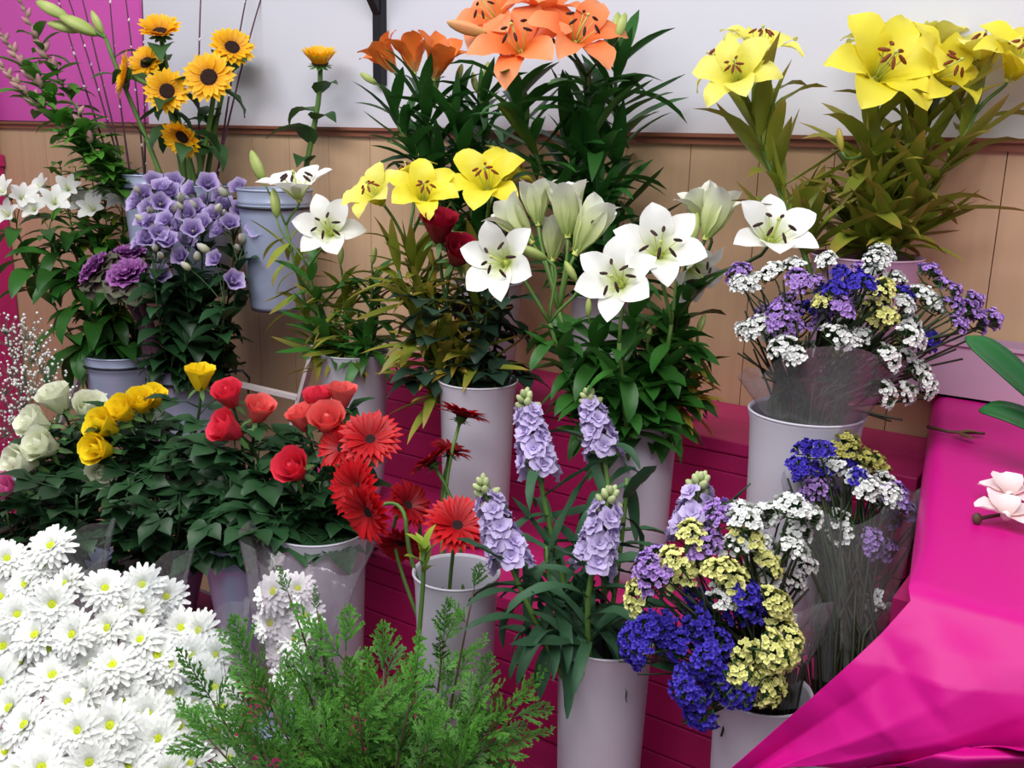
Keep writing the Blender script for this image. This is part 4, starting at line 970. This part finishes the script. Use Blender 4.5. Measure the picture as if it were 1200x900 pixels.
for k, (px, py) in enumerate([(640, 640), (735, 560), (665, 700)]):
    base = root_in(V5, .5); root = thing('stock_stem', ('leafy stock stem with long leaves at the left of the vase', 'leafy stock stem reaching up in front of the lily vase', 'short leafy stock stem drooping over the vase rim')[k], 'stock', base)
    pts = stem_curve(base, P(px, py, 1.12), Vector((0, 0, 1))); b = MB(); b.tube(STEM, [q - base for q in pts], .0036, .0024, 6); part('stem', b.mesh('stem'), root)
    leaves_on(root, pts, .45, 1, 20, LF_STOCK, .75, 1.15, -45, 60)

# ------------------------------------------------------------------ statice
def statice_cluster(M):
    b = MB(); n = 66
    for i in range(n):
        u, v = R.uniform(-1, 1), R.uniform(-1, 1)
        if u * u + v * v > 1: continue
        p = Vector((u * .021, v * .0145, .013 * (1 - u * u - v * v) + R.uniform(-.004, .003)))
        d = Vector((u * 1.0 + R.uniform(-.4, .4), v * 1.0 + R.uniform(-.4, .4), .8)).normalized(); X = frame_z(p, d, R.uniform(0, 6))
        s = R.uniform(.0040, .0056)
        for k in range(5): b.blade(M, X @ rz(k * 2 * PI / 5), s, s * .56, 55, -5, 1, ROUND, nu=2, nv=1)
        b.tube(STEMD, [p - d * .008, p], .0009, .0014, 4, False)
    b.tube(STEMD, [Vector((-.016, 0, -.006)), Vector((0, 0, -.010)), Vector((.016, 0, -.006))], .001, .001, 4)
    b.tube(STEMD, [Vector((0, 0, -.010)), Vector((0, 0, -.024))], .0012, .0014, 4)
    return b.mesh('cluster')
ST = {n: [statice_cluster(M) for _ in range(3)] for n, M in (('white', ST_WHITE), ('blue', ST_BLUE), ('lilac', ST_LILAC), ('yellow', ST_YELLOW), ('olive', ST_OLIVE))}
def statice(label, v, colour, dep, heads, cx, cy, scale=.9, squeeze=None, hang=0.0):
    if v is V7 and max(h[1] for h in heads) > 770: dep -= .045
    base = root_in(v, .4); root = thing('statice', label, 'statice', base); o0 = Vector(base)
    mx = sum(h[0] for h in heads) / len(heads); my = sum(h[1] for h in heads) / len(heads)
    neck = squeeze + Vector((R.uniform(-.025, .025), R.uniform(-.02, .02), 0)) if squeeze is not None else v[1]
    J = neck.lerp(P(mx, my, dep), .55); b = MB()
    b.tube(STEMD, [q - o0 for q in bez(o0, o0.lerp(neck, .6), neck, J, 6)], .0024, .0018, 5)
    for px, py in heads:
        e = P(px, py, dep + R.uniform(-.035, .035)); d = D((px - cx) / 130 + R.uniform(-.25, .25), .75 - hang - (py - cy) / 130, .45 + R.uniform(-.2, .3))
        part('cluster', R.choice(ST[colour]), root, frame_z(e - o0, d, R.uniform(0, 6), scale * R.uniform(.85, 1.15)), kind='stuff')
        eb = e - d * .02 * scale
        b.tube(STEMD, [q - o0 for q in bez(J, J.lerp(eb, .5) + Vector((0, 0, .004)), eb - d * .02, eb, 4)], .0014, .001, 4)
    for _ in range(7):
        q = heads[R.randrange(len(heads))]; e = P(q[0] + R.uniform(-25, 25), q[1] + R.uniform(12, 40), dep + R.uniform(-.03, .06))
        st = neck + Vector((R.uniform(-.022, .022), R.uniform(-.022, .022), R.uniform(-.03, .02)))
        b.tube(STEMDARK, [(st.lerp(o0, .35)) - o0, st - o0, st.lerp(e, .6) - o0, e - o0], .0022, .0012, 4)
    part('stem', b.mesh('stem'), root)
N4 = P(945, 462, 1.19)
for c, l, hs in [
    ('white', 'white statice spray at the far left of the upper bouquet', [(885, 332), (905, 320), (868, 334), (930, 312)]),
    ('white', 'white statice spray at the top of the upper bouquet', [(969, 307), (1027, 306), (1034, 298), (1050, 328), (1024, 318)]),
    ('white', 'white statice spray low at the left of the upper bouquet', [(888, 385), (905, 392), (917, 408), (930, 418), (875, 388)]),
    ('white', 'white statice spray in the front middle of the upper bouquet', [(993, 385), (980, 395), (1010, 395), (994, 404)]),
    ('white', 'white statice spray at the right of the upper bouquet', [(1056, 360), (1091, 357), (1080, 350), (1063, 381), (1067, 397)]),
    ('white', 'white statice spray hanging lowest at the right of the upper bouquet', [(1040, 420), (1060, 424), (1074, 435), (1060, 461), (1085, 452), (1038, 462)]),
    ('blue', 'violet-blue statice spray at the top of the upper bouquet', [(985, 322), (1013, 337), (980, 340), (1006, 330), (972, 345)]),
    ('blue', 'violet-blue statice spray low at the right of the upper bouquet', [(1088, 398), (1080, 402), (955, 363), (1058, 346)]),
    ('yellow', 'yellow statice spray in the middle of the upper bouquet', [(972, 351), (1021, 363), (1039, 372), (1010, 370), (1030, 380)]),
    ('yellow', 'yellow statice spray near the top of the upper bouquet', [(1035, 339), (1030, 348), (965, 355)]),
    ('lilac', 'lilac statice spray at the left of the upper bouquet', [(895, 371), (920, 357), (912, 372), (923, 385), (936, 366)]),
    ('lilac', 'lilac statice spray in the centre of the upper bouquet', [(969, 369), (985, 362), (997, 353), (960, 380)]),
    ('lilac', 'lilac statice spray with small heads near the top of the upper bouquet', [(1007, 319), (934, 330), (951, 335), (866, 322)]),
    ('lilac', 'lilac statice spray reaching far right over the table', [(1112, 342), (1140, 353), (1121, 381), (1144, 377), (1160, 375), (1116, 360), (1130, 366), (1089, 324)])]:
    statice(l, V4, c, 1.14, hs, 985, 370, .82, N4)
for k in range(7):
    statice('thin statice stalk with small faded heads in the upper bouquet near its ' + ('left edge', 'left middle', 'centre', 'right middle', 'right edge', 'back left', 'back right')[k], V4, ('olive', 'white')[k % 2], 1.2, [(930 + 20 * k, 400 + 8 * (k % 3)), (940 + 18 * k, 410)], 985, 370, .6, N4)
N7 = P(885, 790, 1.0)
for c, l, hs in [
    ('yellow', 'pale yellow statice spray at the left of the front bouquet', [(790, 655), (817, 667), (775, 662), (800, 675)]),
    ('yellow', 'pale yellow statice spray under the stock spike', [(811, 627), (843, 667), (850, 680), (748, 700)]),
    ('yellow', 'pale yellow statice spray in the middle of the front bouquet', [(874, 634), (874, 676), (899, 662), (862, 684)]),
    ('yellow', 'pale yellow statice spray at the right side of the front bouquet', [(909, 707), (912, 722), (903, 714), (911, 737)]),
    ('yellow', 'pale yellow statice spray low at the right of the front bouquet', [(925, 752), (923, 766), (901, 763), (912, 772)]),
    ('yellow', 'pale yellow statice spray lowest over the white vase', [(876, 768), (884, 782), (888, 800), (870, 792), (900, 806)]),
    ('white', 'white statice spray at the top of the front bouquet', [(867, 604), (899, 602), (886, 610), (872, 612)]),
    ('white', 'white statice spray at the upper right of the front bouquet', [(927, 596), (948, 606), (918, 600), (936, 622)]),
    ('white', 'white statice spray in the centre of the front bouquet', [(857, 646), (892, 641), (866, 640)]),
    ('white', 'white statice spray at the right centre of the front bouquet', [(927, 634), (930, 645), (944, 664), (930, 680)]),
    ('white', 'white statice spray in the lower centre of the front bouquet', [(906, 681), (853, 692), (846, 704), (886, 700)]),
    ('lilac', 'lilac statice spray at the top left of the front bouquet', [(846, 602), (832, 637), (826, 645), (846, 612)]),
    ('lilac', 'lilac statice spray at the left edge of the front bouquet', [(762, 668), (770, 684), (757, 678), (768, 656)]),
    ('blue', 'violet-blue statice spray at the left edge of the front bouquet', [(740, 753), (757, 737), (754, 766), (748, 745)]),
    ('blue', 'violet-blue statice spray at the left of the front bouquet', [(780, 735), (796, 756), (784, 748), (772, 738)]),
    ('blue', 'violet-blue statice spray at the upper middle of the front bouquet', [(817, 704), (874, 700), (882, 712), (866, 720)]),
    ('blue', 'violet-blue statice spray in the middle of the front bouquet', [(817, 732), (832, 739), (826, 752), (840, 756)]),
    ('blue', 'violet-blue statice spray hanging lowest in the front bouquet', [(808, 791), (815, 822), (806, 810), (824, 806), (822, 835)]),
    ('blue', 'violet-blue statice spray low over the white vase', [(825, 774), (855, 788), (853, 806), (868, 812), (842, 796)])]:
    statice(l, V7, c, .965, hs, 850, 690, .86, N7, .15)
N9 = P(985, 740, 1.06)
for c, l, hs in [
    ('blue', 'violet-blue statice spray at the top of the sleeved bouquet', [(945, 526), (975, 536), (960, 530), (990, 542)]),
    ('blue', 'violet-blue statice spray inside the sleeve at its left', [(935, 549), (960, 551), (1004, 560), (940, 556)]),
    ('olive', 'dull yellow statice spray at the top of the sleeved bouquet', [(990, 522), (1000, 532), (1020, 540), (1024, 548)]),
    ('white', 'white statice spray at the upper middle of the sleeved bouquet', [(972, 547), (992, 552), (1003, 562), (1012, 570)]),
    ('white', 'white statice spray at the right of the sleeved bouquet', [(1035, 566), (1042, 582), (1034, 596), (1016, 574)]),
    ('white', 'white statice spray low inside the sleeve', [(978, 608), (984, 624), (1008, 656), (1016, 664)]),
    ('white', 'white statice spray lowest inside the sleeve', [(1014, 698), (1022, 706)]),
    ('lilac', 'lilac statice spray at the right edge of the sleeved bouquet', [(1046, 580), (1056, 598), (1044, 610), (1052, 588)]),
    ('lilac', 'lilac statice spray inside the sleeve at the centre', [(958, 566), (952, 576), (966, 580)]),
    ('lilac', 'lilac statice spray low inside the sleeve', [(1000, 622), (1020, 636), (1036, 645), (1004, 640)])]:
    statice(l, V9, c, 1.10, hs, 1000, 580, .80, N9)
for k in range(4):
    statice('brownish statice spray deep inside the sleeve, ' + ('left', 'middle', 'right', 'lower')[k] + ' side', V9, 'olive', 1.14, [(955 + 24 * k, 600 + 14 * k), (965 + 20 * k, 640)], 1000, 580, .6, N9)

# ------------------------------------------------------------------ cellophane sleeves
def sleeve(label, base, top, r0, r1, M, peaks, squash=.7, wr=.012, turn=0.0, group=None):
    """conical clear film wrap; peaks: rim height as a function of the angle, in fractions of the length"""
    root = Vector(base); ax = (Vector(top) - root); L = ax.length; X = frame_z(Vector((0, 0, 0)), ax, 0)
    b = MB(); nu, nv = 14, 48; pts, uvs = [], []
    for i in range(nu + 1):
        t = i / nu
        for j in range(nv):
            a = 2 * PI * j / nv + turn; hh = peaks(a)
            r = (r0 + (r1 - r0) * t ** 1.2)
            q = Vector((r * math.cos(a), r * math.sin(a) * squash, L * t * hh))
            w = noise.noise(Vector((q.x * 22, q.y * 22, q.z * 9 + r1 * 50))) * wr * t + .4 * wr * t * math.sin(a * 7 + t * 3)
            q += Vector((math.cos(a), math.sin(a), 0)) * w
            pts.append(X @ q); uvs.append((j / nv, t))
    b.quadgrid(pts, uvs, nu, nv, b.m(M), True)
    o = part('cellophane_sleeve', b.mesh('cellophane_sleeve'), None, T(*root)); tag(o, label, 'cellophane sleeve', group)
corner = lambda a: .88 + .11 * math.cos(2 * a + .4) + .03 * math.sin(5 * a)
sleeve('clear cellophane sleeve round the upper statice bouquet', P(952, 535, 1.16), P(968, 400, 1.17), .034, .098, FILMHAZY, lambda a: .80 + .16 * math.cos(a) + .08 * math.sin(3 * a))
sleeve('clear cellophane sleeve round the front statice bouquet', P(893, 830, 1.0), P(885, 700, 1.03), .035, .075, FILM, lambda a: .80 + .16 * math.cos(a) ** 2)
sleeve('clear cellophane sleeve round the bouquet beside the table edge', P(985, 800, 1.06), P(1000, 560, 1.10), .03, .078, FILM, corner)
sleeve('clear cellophane sleeve of chrysanthemums at the far left', P(40, 900, 1.20), P(30, 612, 1.26), .06, .105, FILM, corner)
sleeve('clear cellophane sleeve of chrysanthemums in the middle', P(140, 900, 1.17), P(148, 638, 1.23), .05, .082, FILM, corner)
sleeve('clear cellophane sleeve of chrysanthemums right of the middle one', P(205, 930, 1.13), P(230, 694, 1.19), .045, .066, FILM, corner)
sleeve('hazy cellophane sleeve of few chrysanthemums in front of the white vase', P(335, 850, 1.20), P(364, 618, 1.25), .028, .088, FILMHAZY, corner, .6)

# ------------------------------------------------------------------ chrysanthemums
def mum_mesh():
    b = MB()
    for l, (n, L, e0, e1, zz) in enumerate(((17, .023, 6, -8, 0), (16, .0205, 20, -4, .0012), (14, .0165, 36, 6, .002), (11, .011, 55, 25, .0024))):
        for i in range(n):
            b.blade(MUM, rz((i + .5 * l + R.uniform(-.2, .2)) * 2 * PI / n) @ T(0, .0025, zz), L * R.uniform(.93, 1.05), .0035, e0 + R.uniform(-6, 6), e1 + R.uniform(-8, 8), 1, BLUNT, fold=.3, nu=3, nv=2)
    b.lathe(SEPAL, I4, [(.001, -.008), (.006, -.004), (.007, .0)], 8)
    return b.mesh('flower_head')
MUMS = [mum_mesh() for _ in range(4)]
b = MB(); b.lathe(MUMEYE, I4, [(.0048, .001), (.0046, .0042), (.003, .0062), (.0004, .0056)], 10); MUMC = b.mesh('centre')
HEADS = [(123, 690), (167, 685), (166, 716), (127, 736), (165, 750), (212, 736), (234, 739), (224, 767), (254, 767), (184, 768), (108, 778), (101, 812), (80, 823), (108, 832), (25, 818), (24, 777), (30, 685), (231, 825), (173, 836), (149, 822), (201, 779), (58, 868), (128, 881), (185, 865), (163, 863), (252, 858), (73, 875), (58, 760), (86, 744), (224, 895), (105, 893), (270, 890),
    (50, 662), (20, 720), (62, 708), (78, 684), (8, 655), (0, 700), (42, 745), (4, 758), (62, 792), (132, 780), (148, 795), (165, 802), (200, 812), (252, 806), (130, 850), (30, 850), (8, 880), (48, 900), (92, 856), (210, 850), (240, 790), (150, 900), (0, 800), (195, 700), (140, 712), (60, 640), (12, 830), (262, 830), (196, 905), (20, 905)]
NC = 15
cent = [Vector(HEADS[int(i * len(HEADS) / NC)]) for i in range(NC)]
for _ in range(12):
    grp = [[] for _ in range(NC)]
    for h in HEADS: grp[min(range(NC), key=lambda i: (cent[i] - Vector(h)).length)].append(h)
    cent = [Vector((sum(h[0] for h in g) / len(g), sum(h[1] for h in g) / len(g))) if g else c for g, c in zip(grp, cent)]
def mum_depth(px, py): return 1.20 - .17 * max(0, min(1, (py - 660) / 240)) - .04 * math.sin(px * .02)
def mum_stem(label, heads, basev, dep=None, group=None):
    base = root_in(basev, .5); root = thing('chrysanthemum', label, 'chrysanthemum', base, group); o0 = Vector(base)
    mx = sum(h[0] for h in heads) / len(heads); my = sum(h[1] for h in heads) / len(heads)
    dd = dep or (mum_depth(mx, my)); J = P(mx, my + 60, dd + .05); b = MB()
    b.tube(STEM, [q - o0 for q in bez(o0, o0 + Vector((0, 0, .08)), J - Vector((0, 0, .05)), J, 6)], .003, .0024, 6)
    for px, py in heads:
        dp = dep + R.uniform(-.02, .02) if dep else mum_depth(px, py) + R.uniform(-.02, .02)
        d = D(R.uniform(-.45, .45), R.uniform(.15, .75), R.uniform(.6, 1)); e = P(px, py, dp) - d * .003
        b.tube(STEM, [q - o0 for q in bez(J, J + (e - J) * .4, e - d * .03, e - d * .006, 4)], .0018, .0015, 5)
        h = part('flower_head', R.choice(MUMS), root, frame_z(e - o0, d, R.uniform(0, 6), R.uniform(1.0, 1.25)), kind='stuff'); part('centre', MUMC, h)
    part('stem', b.mesh('stem'), root)
order = sorted([i for i in range(NC) if grp[i]], key=lambda i: cent[i][1])
words = ('', 'second ', 'third ', 'fourth ', 'fifth ')
cnt = {}
for i in order:
    x, y = cent[i]; band = 'upper' if y < 745 else 'middle' if y < 830 else 'lower'; side = 'far left' if x < 70 else 'centre left' if x < 140 else 'centre right' if x < 205 else 'right'
    k = cnt.get((band, side), 0); cnt[(band, side)] = k + 1
    mum_stem(words[k] + 'white spray chrysanthemum stem at the ' + band + ' ' + side + ' of the white bunch', grp[i], BK1, None, 'white spray chrysanthemums')
mum_stem('white chrysanthemum stem with the highest head inside the hazy sleeve', [(349, 690), (322, 694), (338, 712)], BK4, 1.22, 'sleeved white chrysanthemums')
mum_stem('white chrysanthemum stem lower inside the hazy sleeve', [(358, 722), (330, 762), (346, 748), (318, 730), (340, 790)], BK4, 1.20, 'sleeved white chrysanthemums')

# ------------------------------------------------------------------ conifer greenery
def frond(L, n, droop, seed):
    rr = random.Random(seed); b = MB(); y = z = 0.0; a = .15
    pts = [Vector((0, 0, 0))]
    for i in range(n):
        a -= droop / n + rr.uniform(-.05, .05); y += L / n * math.cos(a); z += L / n * math.sin(a); pts.append(Vector((0.0, y, z)))
    b.tube(CONIFER, pts, .0011, .0006, 4, False)
    for i in range(2, n + 1):
        t = i / n; s = 1 if i % 2 else -1; l = (.040 * (1 - t) ** .9 + .009) * rr.uniform(.55, 1.2)
        X = T(*pts[i]) @ rz(-s * rr.uniform(.42, .72)) @ rx(rr.uniform(-.35, .2)); sd = rr.uniform(-.25, .25)
        b.blade(CONIFER, X, l, .0020, 8, -25, 1, STRAP, fold=.4, nu=3, nv=2, side=sd * .3)
        m_ = max(2, int(l / .0056))
        for k in range(1, m_):
            s2 = 1 if k % 2 else -1
            for s3 in ((s2, -s2) if rr.random() < .6 else (s2,)):
                b.blade(CONIFER, X @ T(0, l * (k - .2 * rr.random()) / m_, 0) @ rz(-s3 * rr.uniform(.4, .65)), .0135 * (1 - .55 * k / m_) * rr.uniform(.6, 1.15), .0019, 10, -18, 1, STRAP, fold=.4, nu=2, nv=2)
    return b.mesh('frond')
FRONDS = [frond(.10, 16, .5, 1), frond(.085, 14, .9, 2), frond(.12, 18, .35, 3), frond(.07, 12, .6, 4)]
def conifer(label, tip, dep, nf=9, fs=(.6, 1.0), t0=.3, stem=STEMBROWN, ctrl=None):
    base = root_in(BK2, .6); root = thing('conifer_branch', label, 'conifer branch', base, 'conifer branches'); o0 = Vector(base)
    h = P(tip[0], tip[1], dep); c = o0.lerp(h, .5) + Vector((0, 0, .05)); pts = bez(o0, o0 + Vector((0, 0, .10)), c, h, 10)
    b = MB(); b.tube(stem, [q - o0 for q in pts], .0026, .001, 5); part('stem', b.mesh('stem'), root)
    az = R.uniform(0, 6)
    for i in range(nf):
        t = t0 + (1 - t0) * (i + 1) / nf; p, td = curve_at(pts, min(t, .999)); az += PI + R.uniform(-.7, .7)
        s1 = td.orthogonal().normalized(); s2 = td.cross(s1); d = (td * 1.0 + (s1 * math.cos(az) + s2 * math.sin(az)) * (.9 if i < nf - 1 else .05)).normalized()
        part('frond', R.choice(FRONDS), root, frame_y(p - o0, d, (Vector((0, 0, 1)) - CF * .6).normalized(), R.uniform(*fs) * (1.15 - .4 * t)))
for i, (tip, dep, nf, l) in enumerate([
    ((250, 800), 1.06, 9, 'conifer branch reaching furthest left over the chrysanthemums'), ((245, 862), 1.04, 9, 'conifer branch low at the left over the chrysanthemums'),
    ((290, 752), 1.08, 9, 'conifer branch at the upper left in front of the hazy sleeve'), ((320, 830), 1.04, 11, 'conifer branch in the left middle of the greenery'),
    ((360, 775), 1.08, 10, 'conifer branch below the hazy sleeve'), ((405, 738), 1.10, 10, 'conifer branch rising between the sleeve and gerbera vase'),
    ((450, 760), 1.08, 11, 'conifer branch in the middle of the greenery'), ((520, 722), 1.12, 9, 'conifer branch crossing in front of the gerbera vase'),
    ((480, 800), 1.05, 12, 'conifer branch at the right middle of the greenery'), ((560, 790), 1.09, 10, 'conifer branch at the right under the gerbera vase'),
    ((606, 806), 1.10, 9, 'conifer branch reaching furthest right'), ((575, 850), 1.06, 10, 'conifer branch low at the right'),
    ((420, 830), 1.02, 12, 'conifer branch at the front of the greenery'), ((370, 860), 1.02, 12, 'conifer branch at the lower front left'),
    ((500, 870), 1.02, 12, 'conifer branch at the lower front right'), ((440, 800), 1.09, 12, 'conifer branch deep in the middle of the greenery'),
    ((310, 880), 1.03, 10, 'conifer branch at the bottom left of the greenery'), ((540, 890), 1.05, 10, 'conifer branch at the bottom right of the greenery')]):
    conifer(l, (tip[0], tip[1] + (24 if tip[1] < 830 else 4)), dep, int(nf * 2.4))
conifer('thin upright conifer sprig standing in front of the chrysanthemum sleeve', (338, 696), 1.12, 8, (.25, .45), .55)
conifer('thin upright conifer sprig right of the other, dark and bare', (372, 716), 1.12, 7, (.25, .45), .6)
conifer('conifer sprig reaching out sideways to the stock leaves', (555, 692), 1.12, 7, (.4, .6), .5)
base = root_in(BK2, .3); root = thing('green_stalk', 'upright olive stalk with narrow bracts in front of the gerbera vase', 'greenery', base)
pts = stem_curve(base, P(497, 640, 1.12), Vector((0, 0, 1))); b = MB(); b.tube(STEM, [q - base for q in pts], .0034, .0028, 7); part('stem', b.mesh('stem'), root)
leaves_on(root, pts, .93, 1, 8, LF_LIME, .5, .85, 40, 78)

# ------------------------------------------------------------------ orchid leaves, fallen flowers and twig on the table
t = thing('orchid_plant', 'orchid plant with two broad dark green strap leaves at the right edge', 'orchid', (.06, -.16, 1.1745))
for tip, mid, root_p, w, nm in [((1132, 394), (1165, 428), (1225, 478), .020, 'leaf'), ((1147, 480), (1180, 488), (1245, 520), .018, 'leaf')]:
    d0 = 1.02
    p0, p1, p2 = P(root_p[0], root_p[1], d0 - .02), P(mid[0], mid[1], d0), P(tip[0], tip[1], d0 + .02)
    b = MB(); n = 12; q_, u_ = [], []
    cv = bez(p0, p0.lerp(p1, .7) + Vector((0, 0, .006)), p1.lerp(p2, .4) + Vector((0, 0, .004)), p2, n); tab = [.6, .8, .95, 1, 1, .95, .85, .62, .05]
    for i, c in enumerate(cv):
        td = (cv[min(i + 1, n)] - cv[max(i - 1, 0)]).normalized(); sd = td.cross((Vector((0, 0, 1)) - CF * .5).normalized()).normalized(); nn = sd.cross(td)
        for j in range(5):
            s = -1 + j * .5; ww = w * lerp_table(tab, i / n); q_.append(c + sd * (ww * s) + nn * (.35 * ww * abs(s)) - t.location); u_.append((j / 4, i / n))
    b.quadgrid(q_, u_, n, 4, b.m(ORCHIDLEAF)); o = part('leaf', b.mesh('leaf'), t); sm = o.modifiers.new('thick', 'SOLIDIFY'); sm.thickness = .002
b = MB(); b.tube(STEM, [Vector((0, 0, 0)), P(1225, 478, 1.0) - t.location, P(1245, 520, 1.0) - t.location], .005, .004, 6)
b = MB(); b.lathe(PINKPOT, I4, [(.0002, 0), (.035, 0), (.045, .07), (.047, .07), (.043, .066), (.034, .004), (.0002, .004)], 24); part('pot', b.mesh('pot'), t)
def table_pt(px, py, z=1.175):
    d = ray(px, py); return CAM + d * ((z - CAM.z) / d.z)
def orchid_bloom(label, px, py, spots):
    c = table_pt(px, py, 1.178); t = thing('orchid_bloom', label, 'orchid', c)
    b = MB(); b.ball(ORCHIDW, Vector((0, 0, .006)), .005, 8, 5); part('lip', b.mesh('lip'), t)
    for (az, L, W, e0, e1) in spots:
        b = MB(); b.blade(ORCHIDW, I4, L, W, e0, e1, 1, ROUND, cup=.35, nu=6, nv=4, ruffle=.04); part('petal', b.mesh('petal'), t, T(0, 0, .006) @ rz(az))
orchid_bloom('fallen pale pink orchid bloom on the table, farther of two', 1182, 588, [(1.4, .030, .015, 20, -10), (-.5, .030, .013, 30, -30), (.5, .030, .015, 50, 0), (2.6, .026, .012, 25, -20), (-2, .02, .01, 10, -15)])
orchid_bloom('fallen white orchid bloom with rounded petal, nearer of two', 1178, 612, [(1.9, .028, .016, 25, -5), (-.9, .034, .014, 15, -15), (.4, .028, .014, 40, 0), (-2.2, .024, .011, 10, -10)])
a = table_pt(1145, 608, 1.178); t = thing('orchid_spike', 'dark orchid flower spike lying under the fallen blooms', 'orchid', a)
b = MB(); b.tube(STEMBROWN, [Vector((0, 0, 0)), table_pt(1185, 601, 1.181) - a, table_pt(1240, 592, 1.184) - a], .002, .002, 6); part('stem', b.mesh('stem'), t)
b = MB(); b.ball(STEMBROWN, Vector((0, 0, 0)), .0045, 8, 5, 1.3); part('bud', b.mesh('bud'), t)
a = table_pt(1087, 500, 1.177); t = thing('twig', 'small brown twig with a folded leaf on the pink table', 'twig', a)
b = MB(); b.tube(STEMBROWN, [Vector((0, 0, 0)), table_pt(1112, 506, 1.178) - a, table_pt(1154, 508, 1.179) - a], .0022, .0018, 6); part('stem', b.mesh('stem'), t)
b = MB(); b.blade(DEADLEAF, I4, .030, .0050, 0, -6, 1, LANCE, fold=.5, nu=5); me = b.mesh('leaf')
part('leaf', me, t, frame_y(table_pt(1116, 507, 1.179) - a, table_pt(1146, 516) - table_pt(1116, 507)))
part('leaf', me, t, frame_y(table_pt(1124, 507, 1.1795) - a, table_pt(1154, 506) - table_pt(1124, 507)))
a = Py(782 + 15, 480, -.15); a = Vector((-.60, -.14, 1.0935)); t = tag(part('dry_leaf', me, None, frame_y(a, Vector((1, -.15, 0)), scale=1.0)), 'shrivelled dark leaf lying on the top bench step', 'dry leaf')
